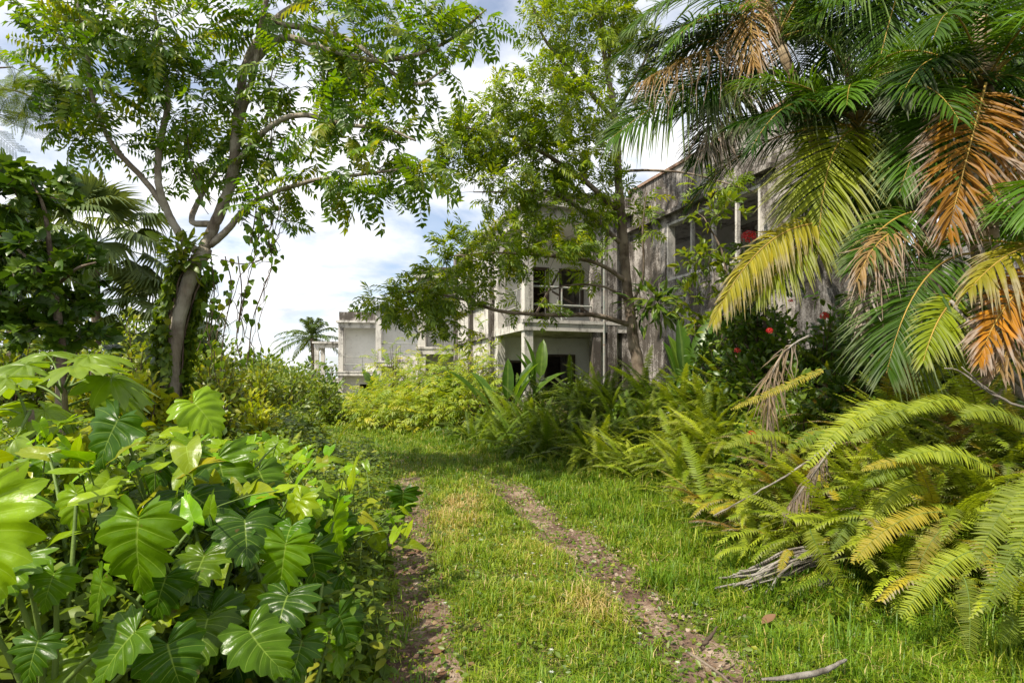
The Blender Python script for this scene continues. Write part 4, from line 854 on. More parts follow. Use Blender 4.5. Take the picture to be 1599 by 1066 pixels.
paddle(790, 14.2, 1.75, 'spreading heliconia clump with wide leaves at the shaded fern edge', 10, .95); paddle(840, 14.6, 1.8, 'upright heliconia leaves below the recessed doorway', 6, .5); paddle(1068, 10.4, 2.0, 'tall dark paddle leaf beside the brown trunk', 5, .3); paddle(585, 26, 1.7, 'heliconia below the middle balcony', 7, .8); paddle(520, 33, 1.6, 'heliconia below the farthest balcony', 7, .8); paddle(715, 17, 1.3, 'small heliconia among the yellow saplings', 6, .6)

# ------------------------------------------------------------------ red flowered ixora bushes and dark growth under the palms
def flowers(root, pts, Y, sizes):
    for (px, py), s in zip(pts, sizes):
        c = at(px, py, Y); n = 110; d = rand_dirs(n, -.3)
        G().stamp(leaf_tri(1, .5), frames(np.cross(d, rng.normal(size=(n, 3))), d), c+d*s*rng.uniform(.75, 1, (n, 1)), s*.42, rng.normal(.5, .2, n)).build('flower_cluster', M['red'], root)
DK = 'dark bushes under the palms'
bI = gb(1190, 8.3)
r = make_tree('ixora_bush', 'tall ixora with a big red flower head held in front of the broken window', 'bush', bI, [(np.vstack([bI, limb([(1195, 520, 8.3), (1188, 440, 8.2), (1174, 385, 8.05)])]), [.03, .026, .018, .008]), (limb([(1190, 450, 8.2), (1215, 410, 8.1), (1210, 385, 8.0)]), [.014, .01, .006])],
  [cl(1185, 395, 8.1, 45, 20, 30, .3), cl(1210, 430, 8.1, 50, 35, 40, .3), cl(1170, 450, 8.2, 40, 40, 36, .3), cl(1190, 510, 8.2, 60, 50, 50, .4)], BROAD, M['dark'], M['bark2'], perleaf=6, size=.11, spread=.8)
flowers(r, [(1170, 371)], 7.95, [.105]); flowers(r, [(1200, 378)], 7.95, [.045])
r = bush_at(1185, 400, 8.6, 75, BROAD, M['dark'], 'dark ixora bush with one small red flower beside the thin sapling', 'ixora_bush', nst=110, per=30, size=.12, group=DK, hollow=.35); flowers(r, [(1152, 548)], 8.0, [.05])
r = bush_at(1285, 440, 7.4, 85, BROAD, M['dark'], 'dark ixora bush with two small red flowers behind the dead frond', 'ixora_bush', nst=90, per=30, size=.11, group=DK); flowers(r, [(1288, 494), (1202, 517), (1235, 470)], 6.8, [.055, .045, .03])
r = bush_at(1160, 640, 6.9, 50, BROAD, M['dark'], 'low ixora shoots with a red flower among the ferns', 'ixora_bush', nst=20, per=14, size=.09, group=DK); flowers(r, [(1174, 680)], 6.3, [.06]); flowers(r, [(1178, 690)], 6.3, [.04])
bush_at(1400, 400, 7.2, 90, BROAD, M['dark'], 'dark glossy bush under the stout palm', nst=90, per=26, size=.13, group=DK); bush_at(1520, 420, 7.0, 90, BROAD, M['dark'], 'dark bush at the right behind the arched yellow frond', nst=90, per=26, size=.13, group=DK)
bush_at(1640, 300, 7.4, 110, BROAD, M['dark'], 'tall dark bush past the right edge behind the palms', nst=46, per=26, size=.16, group=DK)
bush_at(1120, 500, 9.6, 80, BROAD+[SLIM], M['dark'], 'dark shrub in front of the lower opening of the building', nst=70, per=24, size=.13, group=DK); bush_at(1250, 560, 6.6, 60, BROAD, M['mid'], 'lighter leafy bush below the dead grey frond', nst=60, per=24, size=.11, group=DK)
bush_at(1210, 470, 8.0, 80, BROAD, M['dark'], 'dark bush filling the space between the thin sapling and the ixora', nst=80, per=26, size=.13, group=DK)
bush_at(1340, 480, 6.4, 90, BROAD, M['dark'], 'dark leafy bush below the low feather palm', nst=80, per=26, size=.12, group=DK)
bush_at(900, 590, 14.2, 60, BROAD, M['mid'], 'small bush below the arched doorway', nst=20, per=20, size=.1, group=DK)
bT = gp(7.3, 10.0)
make_tree('broadleaf_tree', 'dense dark tree closing the view behind the palms on the right', 'tree', bT, [(np.vstack([bT, [7.4, 10, 3], [7.2, 9.9, 5], [7.3, 9.8, 7]]), [.2, .17, .13, .06])],
  [((7.0, 9.6, 5.6), (1.5, 1.2, 1.4), 90), ((8.2, 9.6, 6.8), (1.7, 1.2, 1.4), 80), ((6.6, 9.9, 3.6), (1.6, 1., 1.1), 70), ((9.2, 9.0, 4.4), (1.4, 1.2, 1.7), 60), ((5.9, 9.9, 7.3), (.9, .9, .8), 22)], BROAD, M['dark'], M['bark2'], perleaf=8, size=.2, spread=.8, up=.1)
bS = gb(1150, 9.4)
make_tree('thin_sapling', 'thin sapling with light leaves against the lower mouldy wall', 'sapling', bS, [(np.vstack([bS, limb([(1150, 560, 9.4), (1138, 480, 9.4), (1130, 400, 9.4), (1100, 340, 9.4)])]), [.04, .036, .03, .02, .008])],
  [cl(1095, 405, 9.4, 45, 26, 26, .4), cl(1140, 440, 9.4, 40, 40, 26, .4), cl(1120, 330, 9.4, 50, 30, 18, .4), cl(1075, 470, 9.6, 35, 40, 18, .4), cl(1120, 520, 9.4, 45, 40, 20, .4)], BROAD+[SLIM], M['mid'], M['bark2'], perleaf=5, size=.17, spread=.8)
# thin sapling stems on the right
def stick(name, pts, r, label, cat, group=None, m='bark2'):
    P = smooth_path(np.array([at(*q) for q in pts]), 6); root = G().tube(P+rng.normal(0, r[0]*.25, P.shape), np.interp(np.linspace(0, 1, len(P)), np.linspace(0, 1, len(r)), r), 7, cap=True).build(name, M[m], None, origin=P[0]); return tag(root, label, cat, group)
stick('dry_branch', [(1640, 660, 4.2), (1580, 590, 4.3), (1575, 520, 4.4), (1545, 420, 4.5), (1532, 385, 4.5)], [.035, .03, .024, .014], 'thick dry branch rising beside the orange fronds', 'branch', 'dry branches at the right', 'deadwood')
stick('dry_branch', [(1600, 605, 4.1), (1540, 540, 4.2), (1510, 500, 4.3), (1485, 470, 4.4)], [.024, .02, .016, .012], 'broken dry branch pointing left from the right edge', 'branch', 'dry branches at the right', 'deadwood')
stick('dry_twig', [(1610, 640, 3.9), (1550, 615, 4.0), (1500, 580, 4.1), (1476, 575, 4.1)], [.009, .008, .006, .004], 'long thin bare twig over the ferns, lower of two', 'twig', 'dry branches at the right', 'deadwood')
stick('dry_twig', [(1570, 625, 4.0), (1540, 605, 4.0), (1502, 572, 4.1)], [.008, .006, .004], 'short thin bare twig over the ferns, upper of two', 'twig', 'dry branches at the right', 'deadwood')
stick('fallen_branch', [(1300, 690, 4.9), (1240, 735, 4.9), (1180, 770, 5.0), (1115, 805, 5.1)], [.009, .009, .007, .005], 'straight dead branch slanting down through the ferns', 'branch', None, 'deadwood')

# ------------------------------------------------------------------ large philodendron leaves in the left foreground
NAT = .93
def place_leaf(root, tmpl, a, t, nvec, colour, mat, width=1.0, pet=None, pr=.009, name='leaf'):
    a = np.asarray(a, float); t = np.asarray(t, float); L = np.linalg.norm(t-a)*NAT
    R = frames((t-a)[None], np.asarray(nvec, float)[None])
    tm = dict(tmpl); tm['V'] = tm['V']*A(width, 1, width)
    o = G().stamp(tm, R, a[None], L, A(rng.uniform(.35, .65))).build(name, mat, root); objc(o, colour)
    if pet is not None:
        s = G().tube(bez(pet, (np.asarray(pet)+a)/2+A(0, .04, .22*np.linalg.norm(a-pet)), a-A(0, 0, .004), 8), np.linspace(pr*1.4, pr*.7, 8), 6).build('petiole', M['stem'], root); s.parent = o
    return o
PC = {'d': (.032, .085, .002), 'm': (.07, .15, .002), 'l': (.14, .24, .004), 'y': (.19, .275, .005), 'k': (.03, .065, .003)}
HERO = [ # attachment px, tip px, depths, tone, width factor, normal offset, plant
 ((185, 655), (138, 738), 2.9, 2.85, 'd', 1.25, (.0, -.7, .7), 0), ((-40, 790), (10, 955), 1.85, 1.78, 'l', 1.0, (.25, -.75, .55), 3), ((217, 808), (199, 945), 2.2, 2.15, 'm', 1.12, (-.1, -.75, .6), 1), ((388, 805), (368, 900), 3.0, 2.95, 'd', 1.0, (.3, -.7, .6), 2),
 ((447, 848), (430, 945), 2.65, 2.6, 'm', 1.1, (.05, -.8, .6), 2), ((487, 858), (494, 938), 2.85, 2.85, 'd', 1.0, (.5, -.7, .5), 2), ((290, 765), (352, 808), 2.9, 2.75, 'd', 1.25, (-.2, -.5, .9), 1), ((303, 628), (352, 675), 3.6, 3.55, 'l', 1.15, (.1, -.55, .8), 0),
 ((212, 985), (125, 1078), 2.0, 1.9, 'm', 1.15, (-.1, -.6, .8), 3), ((262, 1005), (285, 1095), 2.1, 2.05, 'd', 1.25, (.2, -.6, .75), 3), ((390, 985), (442, 1068), 2.3, 2.2, 'm', 1.0, (.2, -.6, .75), 4), ((472, 1000), (452, 1078), 2.5, 2.4, 'd', 1.1, (.4, -.6, .7), 4),
 ((160, 905), (138, 990), 2.2, 2.2, 'm', .9, (-.5, -.8, .3), 1), ((340, 715), (366, 785), 3.3, 3.2, 'm', 1.3, (.1, -.5, .85), 0), ((255, 715), (225, 770), 3.2, 3.1, 'd', 1.3, (0, -.4, .9), 0), ((470, 778), (436, 838), 3.2, 3.1, 'y', 1.0, (-.2, -.6, .8), 2),
 ((630, 768), (628, 815), 5.2, 5.2, 'd', 1.2, (.2, -.8, .5), 5), ((310, 870), (345, 935), 2.8, 2.75, 'k', 1.2, (.2, -.7, .6), 1), ((75, 705), (45, 750), 2.9, 2.8, 'm', 1.2, (0, -.4, .9), 3), ((85, 895), (55, 965), 2.0, 1.95, 'm', 1.1, (.2, -.7, .6), 3),
 ((530, 815), (545, 870), 3.3, 3.3, 'd', 1.1, (.3, -.7, .6), 2), ((405, 735), (430, 790), 3.5, 3.4, 'm', 1.2, (.1, -.5, .85), 0), ((435, 690), (410, 722), 4.0, 3.9, 'l', 1.2, (0, -.4, .9), 0), ((60, 1000), (30, 1080), 1.75, 1.7, 'd', 1.2, (.1, -.6, .8), 3),
 ((330, 955), (372, 1040), 2.5, 2.45, 'd', 1.1, (.2, -.7, .6), 4), ((530, 960), (560, 1030), 2.7, 2.7, 'd', .8, (.4, -.6, .7), 4), ((120, 770), (105, 840), 2.5, 2.45, 'l', 1.0, (-.1, -.7, .7), 3), ((260, 900), (225, 985), 2.4, 2.35, 'd', 1.0, (.3, -.7, .6), 1)]
PB = [(-1.95, 3.3), (-1.45, 2.65), (-1.12, 3.05), (-1.75, 2.15), (-.95, 2.6), (-1.05, 5.35)]
PLAB = ['philodendron with a dark glossy leaf raised highest below the leaning trunk', 'philodendron holding a broad mid green leaf facing the camera in the left foreground', 'philodendron with a cluster of ribbed glossy leaves nearest the left rut', 'philodendron with very large pale leaves cut by the left edge', 'low philodendron with glossy leaves at the bottom edge beside the weeds', 'single dark philodendron leaf over the edge of the left rut']
PR = [thing('philodendron', tuple(gp(x, y)), l, 'philodendron', 'philodendrons in the left foreground') for (x, y), l in zip(PB, PLAB)]
for k, (a, t, Za, Zt, tone, wf, nv, pi) in enumerate(HERO):
    a3, t3 = at(*a, Za), at(*t, Zt); kk = rng.uniform(.85, 1.15); b = np.array(PR[pi]['_o'])
    place_leaf(PR[pi], PHILO[k % 12], a3, t3, nv, [c*kk for c in PC[tone]], M['philo'], wf, b+rng.normal(0, .05, 3)*A(1, 1, 0))
for i in range(70):            # smaller and lower leaves of the same plants
    pi = int(rng.integers(0, 5)); b = np.array(PR[pi]['_o']); az = rng.uniform(0, 6.28); r = rng.uniform(.1, .6); h = rng.uniform(.25, .85)
    a3 = b+A(math.cos(az)*r, math.sin(az)*r+.25, h); L = rng.uniform(.14, .27); d = A(math.cos(az)*.6, math.sin(az)*.6-.25, -.55); tone = rng.choice(list('dkmdml'))
    if a3[1] < 1.75 or abs(a3[0]/a3[1]) < .29: continue
    place_leaf(PR[pi], PHILO[i % 12], a3, a3+nrm(d)*L, A(math.cos(az)*.3, -.5, .85), [c*rng.uniform(.8, 1.2) for c in PC[tone]], M['philo'], 1.1, b)
# lime arrowhead vines
AR = []
for j, (px, Y, lab) in enumerate(((300, 3.9, 'lime arrowhead vine in the sun below the leaning trunk'), (430, 4.3, 'lime arrowhead vine nearest the track bend'), (160, 3.7, 'lime arrowhead vine left of the raised dark leaf'), (360, 4.8, 'pale arrowhead vine behind the raised light leaf'), (60, 3.2, 'lime arrowhead vine at the left edge'), (480, 5.2, 'arrowhead vine beside the opposite leaved weeds'), (230, 3.2, 'arrowhead vine twining between the largest ribbed leaves'), (400, 3.5, 'arrowhead vine above the glossy ribbed cluster'), (110, 2.8, 'arrowhead vine beside the very large pale leaves'), (520, 4.2, 'arrowhead vine at the edge of the opposite leaved weeds'))):
    x = (px-CX)*Y/F; b = gp(x, Y); root = thing('arrowhead_vine', tuple(b), lab, 'vine', 'arrowhead vines in the left growth')
    for i in range(56):
        a3 = b+A(rng.normal(0, .34), rng.normal(-.1, .3), rng.uniform(.45, 1.0)*(1.05 if px < 250 else .92)); d = A(rng.normal(0, .6), rng.normal(-.2, .5), rng.uniform(-.7, .5)); L = rng.uniform(.11, .26)
        place_leaf(root, ARROW[i % 3], a3, a3+nrm(d)*L, A(-.2+rng.normal(0, .3), -.4, .8), [c*rng.uniform(.75, 1.2) for c in PC[rng.choice(list('yyyll'))]], M['philo'], rng.uniform(.7, 1.0), b+A(*rng.normal(0, .15, 2), .1), .004)
# palmate leaved saplings
def palmate(px, Y, ptop, tops, label):
    x = (px-CX)*Y/F; b = gp(x, Y); root = thing('palmate_sapling', tuple(b), label, 'sapling', 'big leaved saplings at the left'); top = at(px, ptop, Y); G().tube(bez(b, (b+top)/2+A(.05, 0, 0), top, 8), np.linspace(.032, .018, 8), 7).build('stem', M['bark2'], root)
    for (qx, qy, dx, dy, dz, L, tone) in tops:
        a3 = at(qx, qy, Y+dz); t3 = a3+nrm(A(dx, dz*.8, dy))*L*1.12
        place_leaf(root, PALMATE[int(rng.integers(0, 3))], a3, t3, A(rng.normal(0, .15)-.1, -.25+rng.normal(0, .15), 1), PC[tone], M['palmate'], 1.0, top-A(0, 0, rng.uniform(0, .25)), .008)
palmate(100, 4.3, 600, [(40, 570, -.5, -.05, -.3, .33, 'l'), (120, 572, .5, .05, -.2, .34, 'l'), (175, 590, .8, -.35, .0, .34, 'l'), (75, 555, -.3, .1, .3, .3, 'l'), (140, 556, .5, 0, .3, .3, 'l'), (20, 600, -.8, -.3, .1, .3, 'm'), (190, 620, .6, -.5, .2, .25, 'l')], 'sapling with large sunlit hand shaped leaves at the left')
palmate(48, 3.6, 640, [(25, 685, -.3, -.5, -.2, .2, 'd'), (10, 590, -.6, 0, -.1, .28, 'l'), (70, 640, .5, -.3, .1, .24, 'm'), (-10, 640, -.6, -.3, .1, .28, 'm')], 'thinner sapling with dark hand shaped leaves at the left edge')

# ------------------------------------------------------------------ weeds along the left rut and verge
def weed_mesh(h, n, L, droop=.3):
    g = G(); s = G(); top = A(rng.normal(0, .12)*h, rng.normal(0, .12)*h, h); P = bez((0, 0, 0), top*.5+A(0, 0, .08*h), top, 8); s.tube(P, np.linspace(.004, .002, 8)*(.5+h), 4); Ds, Ps, Sc = [], [], []
    for k in range(n):
        q = P[min(7, int(1+6.9*(k+1)/n))]; a = k*1.57+rng.normal(0, .2)
        for sg in (0, math.pi): Ds.append(A(math.cos(a+sg), math.sin(a+sg), .25-droop)); Ps.append(q); Sc.append(L*(1-.5*k/n)*rng.uniform(.8, 1.2))
    m = len(Ds); g.stamp(BROAD[0], frames(np.array(Ds), np.tile(A(0, 0, 1), (m, 1))+rng.normal(0, .25, (m, 3))), np.array(Ps), np.array(Sc), rng.normal(.5, .14, m)); return g, s
WEED = []
for i in range(8):
    g, s = weed_mesh(rng.uniform(.3, .62), 8+i % 3, rng.uniform(.09, .15)); fo = g.build('leaves', M['mid']); st = s.build('stem', M['stem']); WEED.append((fo, st))
def scatter(protos, name, cat, group, spots, labels, colours=None, smin=.8, smax=1.2):
    for i, (x, y, lab) in enumerate(spots):
        pr = protos[i % len(protos)]; root = thing(name, tuple(gp(x, y)), lab, cat, group); root.rotation_euler = (0, 0, rng.uniform(0, 6.28)); k = rng.uniform(smin, smax); root.scale = (k, k, k)
        for o in pr:
            c = clone(o, root)
            if colours: objc(c, colours(i))
        if hasattr(root, 'id_data'): pass
sp = []
for i in range(190):
    y = 2.7+7.5*rng.random()**1.3; x = fl(y)-rng.uniform(-.12, .5)
    if abs((x/y)*F+CX-560) > 160: continue
    sp.append((x, y, 'small opposite leaved weed crowding the left edge of the track' if y < 5 else 'small leafy weed at the far left edge of the track'))
scatter(WEED, 'leafy_weed', 'weed', 'weeds along the left rut', sp, None)
sp = [(fr(y)-rng.uniform(-.25, .7), y, 'small leafy weed on the grass verge below the ferns') for y in 2.5+8*rng.random(60)]
scatter(WEED, 'leafy_weed', 'weed', 'weeds on the right verge', sp, None, None, .4, .7)
for fo, st in WEED: bpy.data.objects.remove(fo); bpy.data.objects.remove(st)

# ------------------------------------------------------------------ ferns
FV = [fern_frond(rng.uniform(.7, 1.1), rng.uniform(.05, .078), int(rng.integers(38, 50)), e0+rng.normal(0, 6), e1+rng.normal(0, 10), yw*rng.uniform(.5, 1.6), cut, ms) for e0, e1, yw, cut, ms in ((80, -10, .3, .99, .03), (75, -30, -.4, .99, .05), (70, -50, .3, .8, .08), (55, -60, -.2, .99, .03), (84, 30, .2, .99, .02), (45, -60, .5, .99, .05), (78, -40, .6, .99, .15), (65, -20, -.6, .7, .05), (60, -75, .1, .99, .04), (82, 10, -.3, .99, .04), (50, -40, .2, .99, .25), (72, -60, -.5, .9, .06))]
FMESH = []
for t in FV: o = G().stamp(t, np.eye(3)[None], np.zeros((1, 3)), 1, A(.5)).build('frond', M['fern']); FMESH.append(o)
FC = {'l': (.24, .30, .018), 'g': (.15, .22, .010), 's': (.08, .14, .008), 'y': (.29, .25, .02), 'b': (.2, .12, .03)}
def fern(x, y, k, n, tones, label, group, z=0., az0=None, spread=6.28):
    p = gp(x, y)+A(0, 0, z); root = thing('sword_fern', tuple(p), label, 'fern', group)
    for i in range(n):
        az = (i*2.399 if az0 is None else az0+rng.uniform(-.5, .5)*spread); v = int(rng.integers(0, len(FMESH))); c = clone(FMESH[v], root); c.rotation_euler = (rng.normal(0, .12), rng.normal(0, .2), az+rng.normal(0, .2)); s = k*rng.uniform(.75, 1.2); c.scale = (s, s, s)
        c.location = (rng.normal(0, .05), rng.normal(0, .05), 0); t = rng.choice(list(tones)); m = rng.uniform(.75, 1.25); objc(c, [q*m for q in FC[t]]); c.color[3] = .25 if t in 'yb' else rng.uniform(.6, 1)
nf = 0
FG = 'sword ferns massed on the right bank'
zones = [ # y range, offset range from the bank foot, count, scale, tones, label
 ((3.0, 4.6), (.15, 2.2), 64, 1.0, 'lllllggy', 'large bright sword fern spilling over the bank at the right foreground'),
 ((4.6, 7.0), (-.1, 2.6), 88, .96, 'lllllgggyb', 'sunlit sword fern on the bank below the palms'),
 ((7.0, 10.0), (-.1, 2.8), 84, .98, 'lllgg', 'sword fern on the middle of the bank'),
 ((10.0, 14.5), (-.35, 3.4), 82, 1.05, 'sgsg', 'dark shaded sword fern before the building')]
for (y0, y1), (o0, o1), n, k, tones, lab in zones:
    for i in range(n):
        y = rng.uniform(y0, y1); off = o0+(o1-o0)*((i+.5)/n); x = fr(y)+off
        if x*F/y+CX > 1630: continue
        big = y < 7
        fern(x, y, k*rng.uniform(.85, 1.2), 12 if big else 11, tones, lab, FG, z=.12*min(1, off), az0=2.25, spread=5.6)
for x, y, k, tn, lab in ((.72, 10.2, .75, 'lll', 'isolated pale sword fern standing forward on the grass at the middle of the track side'), (fr(6.2)-.35, 6.2, .55, 'll', 'small pale fern arching over the verge grass'), (-1.22, 5.0, .55, 'gl', 'small fern leaning over the left rut'), (-1.5, 4.4, .6, 'gg', 'green fern among the weeds by the left rut'), (-2.3, 6.6, .7, 'lg', 'pale fern in the weeds near the left bend'), (-2.9, 7.4, .8, 'gl', 'fern behind the opposite leaved weeds at the left'), (-3.4, 6.5, .8, 'g', 'fern between the arrowhead vines and the bushes'), (-3.6, 11.5, .8, 'lg', 'fern at the far left bend of the track'), (-1.9, 16.8, .9, 'll', 'fern under the yellow saplings, right'), (-2.8, 17.6, .9, 'll', 'fern under the yellow saplings, middle'), (-3.9, 18.4, .9, 'll', 'fern under the yellow saplings, left')):
    fern(x, y, k, 9, tn, lab, 'single ferns along the track')
# ferns that hang over the right foreground, frond by frond
def hero_fern(label, base, fronds):
    root = thing('sword_fern', tuple(base), label, 'fern', FG)
    for a, c, t, Y, Yt, wpx, tone in fronds:
        p0, pc, p1 = at(*a, Y), at(*c, (Y+Yt)/2), at(*t, Yt); L = np.linalg.norm(pc-p0)+np.linalg.norm(p1-pc)
        bl, rc = frond(p0, pc, p1, 54, wpx*.54*Y/F, L/54*.82, (86, 66), .12, -.05, up=A(-.35, -.6, .7), seg=2, start=.05, prof=([0, .1, .3, .75, .93, 1], [.5, .75, 1, .95, .5, .1]), rach=.004, gaps=.02, blunt=True)
        o = bl.build('frond', M['fern'], root); k = rng.uniform(.65, .95); objc(o, [q*k for q in FC[tone]]); s = rc.build('rachis', M['stem'], root); s.parent = o
hero_fern('big pale fern with broad fronds hanging at the right edge', at(1640, 900, 3.1), [((1660, 770), (1580, 720), (1525, 885), 2.9, 2.75, 50, 'l'), ((1670, 800), (1610, 790), (1535, 955), 2.8, 2.65, 52, 'g'), ((1680, 760), (1620, 700), (1590, 870), 2.8, 2.6, 55, 'l'), ((1660, 850), (1640, 860), (1600, 1000), 2.7, 2.6, 45, 'g')])
hero_fern('fern with a long frond reaching down to the verge grass', at(1560, 930, 3.4), [((1520, 860), (1480, 865), (1405, 965), 3.3, 3.1, 42, 'l'), ((1505, 900), (1520, 930), (1513, 1028), 3.2, 3.05, 36, 'l'), ((1570, 960), (1600, 970), (1560, 1000), 3.1, 3.0, 34, 'g'), ((1480, 800), (1400, 790), (1330, 880), 3.7, 3.5, 38, 'y'), ((1500, 810), (1440, 830), (1425, 930), 3.6, 3.5, 36, 'y')])
hero_fern('fern hanging over the weathered root on the verge', at(1300, 900, 4.3), [((1265, 825), (1270, 850), (1322, 925), 4.0, 3.9, 34, 'l'), ((1350, 800), (1330, 800), (1300, 860), 4.2, 4.0, 30, 'g'), ((1240, 870), (1230, 840), (1215, 905), 4.2, 4.1, 14, 'y'), ((1240, 900), (1260, 890), (1275, 935), 4.2, 4.1, 14, 'y')])
hero_fern('fern with arching fronds across the top of the foreground bank', at(1480, 760, 4.2), [((1430, 640), (1350, 600), (1255, 735), 4.3, 4.0, 38, 'l'), ((1480, 640), (1400, 620), (1330, 690), 4.2, 4.0, 40, 'l'), ((1540, 650), (1480, 600), (1420, 645), 4.2, 4.0, 42, 'l'), ((1620, 680), (1560, 620), (1500, 650), 3.9, 3.8, 42, 'l'), ((1500, 720), (1440, 680), (1350, 760), 4.0, 3.8, 40, 'g'), ((1560, 740), (1480, 680), (1400, 720), 3.9, 3.8, 40, 'l'), ((1450, 760), (1400, 740), (1340, 840), 4.0, 3.9, 40, 'l'), ((1340, 690), (1290, 660), (1230, 700), 4.5, 4.3, 36, 'g'), ((1480, 740), (1420, 700), (1345, 735), 3.9, 3.8, 22, 'y')])
hero_fern('yellowing fern frond arching left below the dead grey frond', at(1290, 700, 5.0), [((1290, 575), (1230, 600), (1140, 640), 5.0, 5.0, 18, 'y'), ((1240, 690), (1190, 660), (1130, 700), 5.0, 4.9, 26, 'l')])
for o in FMESH: bpy.data.objects.remove(o)

# ------------------------------------------------------------------ grass and creeping cover
def blades(n, xy, h, w, var, lean=.5):
    N = len(xy); az = rng.uniform(0, 6.283, N); d = np.stack([np.cos(az), np.sin(az)], -1); b = np.column_stack([xy, gz(xy[:, 0], xy[:, 1])-.006]); l = lean*rng.random(N)*h
    s = np.stack([-d[:, 1], d[:, 0], 0*az], -1)*(w/2)[:, None]; m = b+np.column_stack([d*(l*.3)[:, None], h*.72]); t = b+np.column_stack([d*l[:, None], h*np.clip(1-.28*(l/np.maximum(h, 1e-6))**2, .12, 1)])
    V = np.stack([b-s, b+s, m-s*.8, m+s*.8, t], 1).reshape(-1, 3); o = (np.arange(N)*5)[:, None]
    return V, np.hstack([o, o+1, o+3, o+2]), np.hstack([o+2, o+3, o+4]), np.repeat(var, 5)
def fbm(x, y, s, seed):
    r = np.random.default_rng(seed); v = 0*x
    for k in range(5): a = r.uniform(0, 6.28); f = s*1.7**k; v = v+np.sin((x*math.cos(a)+y*math.sin(a))*f+r.uniform(0, 6.28)+1.3*np.sin((y*math.cos(a)-x*math.sin(a))*f*.7))*.75**k
    return v/2.2
g = G(); N = 400000
y = 2.3*(22/2.3)**rng.random(N); x0 = fl(y)-.7; x1 = fr(y)+1.3; x = x0+(x1-x0)*rng.random(N)
ok = np.abs(x/y) < 1.0; keep = rng.random(N) < np.clip((x1-x0)/4.6, .2, 1)
rutd = np.minimum(np.abs(x-rl(y))/.29, np.abs(x-rr_(y))/.30)+.30*fbm(x, y, 3, 1)+.3*fbm(x, y, 13, 2); bare = np.clip((rutd-.55)/.7, .06, 1)*np.where(fbm(x, y, 9, 31) > -.75, 1, .35); bare = np.maximum(bare, np.clip((y-7)/4, 0, 1))
left_rut = np.where((x < rl(y)+.35) & (y < 8), .55, 1.0)
sel = ok & keep & (rng.random(N) < bare*left_rut); x, y, bare = x[sel], y[sel], bare[sel]; N = len(x)
verge = sm((x-fr(y)+1.0)/1.0); tall = 1+1.1*verge+.5*np.clip(fbm(x, y, 1.6, 4), 0, 1)
clump = np.clip(.75+.75*fbm(x, y, 5.5, 21)+.4*fbm(x, y, 14, 22), .3, 1.9)
h = (.028+.085*rng.random(N)**1.8)*tall*clump*(.4+.6*bare)*(1+.02*y); w = .003+.0008*y
dry = fbm(x, y, 1.5, 9)+.5*fbm(x, y, 4, 11)+.4*fbm(x, y, 17, 12); spot = np.exp(-(((x+.62)/.32)**2+((y-7.0)/1.3)**2))*1.5+np.exp(-(((x-.66)/.28)**2+((y-3.85)/.22)**2))*1.7+.5*np.exp(-(((x-.2)/.5)**2+((y-4.5)/1.2)**2))
var = .29+.14*rng.normal(size=N)+.10*dry+.5*spot*(rng.random(N) < .8)+.5*(rng.random(N) < .08)-.08*verge+.12*(1-bare); var = np.clip(var, 0.02, 1)
g.add(*blades(N, np.column_stack([x, y]), h, w, var, 1.7))
for i in range(300):           # taller loose tufts, mostly along the edges
    cy_ = 2.5*(13/2.5)**rng.random(); cx_ = fr(cy_)-abs(rng.normal(0, .45)) if i % 3 else (fl(cy_)+abs(rng.normal(0, .12)) if i % 2 else rng.uniform(rl(cy_)+.3, rr_(cy_)-.3))
    m = int(rng.integers(18, 46)); q = np.column_stack([cx_+rng.normal(0, .045, m), cy_+rng.normal(0, .045, m)])
    g.add(*blades(m, q, rng.uniform(.08, .27 if i % 3 else .17)*rng.uniform(.5, 1.1, m), np.full(m, .004+.0008*cy_), np.clip(rng.uniform(.12, .5)+rng.normal(0, .1, m), 0, 1), 1.5))
tag(g.build('grass', M['grass']), 'sunlit rough grass growing between and beside the wheel ruts', 'grass', kind='stuff')
# creeping small leaves over ruts and verges, and the leafy carpet of the left growth
def carpet(name, n, fx, fy, hz, size, mat, label, mean=.5):
    y = fy(n); x = fx(y); z = gz(x, y)+hz(x, y); D = rng.normal(0, 1, (n, 3))*A(1, 1, .35)+A(0, -.1, -.1); sz = size(y)
    G().stamp(leaf_tri(1, .55), frames(D, A(-.1, -.3, 1)+rng.normal(0, .4, (n, 3))), np.stack([x, y, z], -1), sz, rng.normal(mean, .17, n)).build(name, mat) and None
    o = bpy.context.scene.objects[-1] if False else [q for q in COL.objects if q.name.startswith(name)][-1]
    tag(o, label, name.replace('_', ' '), kind='stuff')
carpet('creeping_cover', 34000, lambda y: np.where(rng.random(len(y)) < .35, rl(y)+rng.normal(0, .25, len(y)), np.where(rng.random(len(y)) < .22, rr_(y)+rng.normal(.38, .3, len(y)), fr(y)-.2+rng.normal(0, .5, len(y)))), lambda n: 2.3*(14/2.3)**rng.random(n), lambda x, y: .01+.06*rng.random(len(x))*(x > fr(y)-.6), lambda y: (.018+.02*rng.random(len(y)))*(1+.03*y), M['mid'], 'small creeping leaves spread over the ruts and verge', .62)
carpet('ground_cover', 60000, lambda y: fl(y)+.05-(np.minimum(9, y*1.0+.5))*rng.random(len(y))**1.2, lambda n: 2.2*(34/2.2)**rng.random(n), lambda x, y: np.clip((fl(y)-x-.25)*1.0, .0, 1)*(.2+.5*rng.random(len(x)))*np.clip(1.2-.02*y, .4, 1)+.03*rng.random(len(x)), lambda y: (.055+.05*rng.random(len(y)))*(1+.03*y), M['mid'], 'tangled leafy growth covering the bank left of the track', .5)
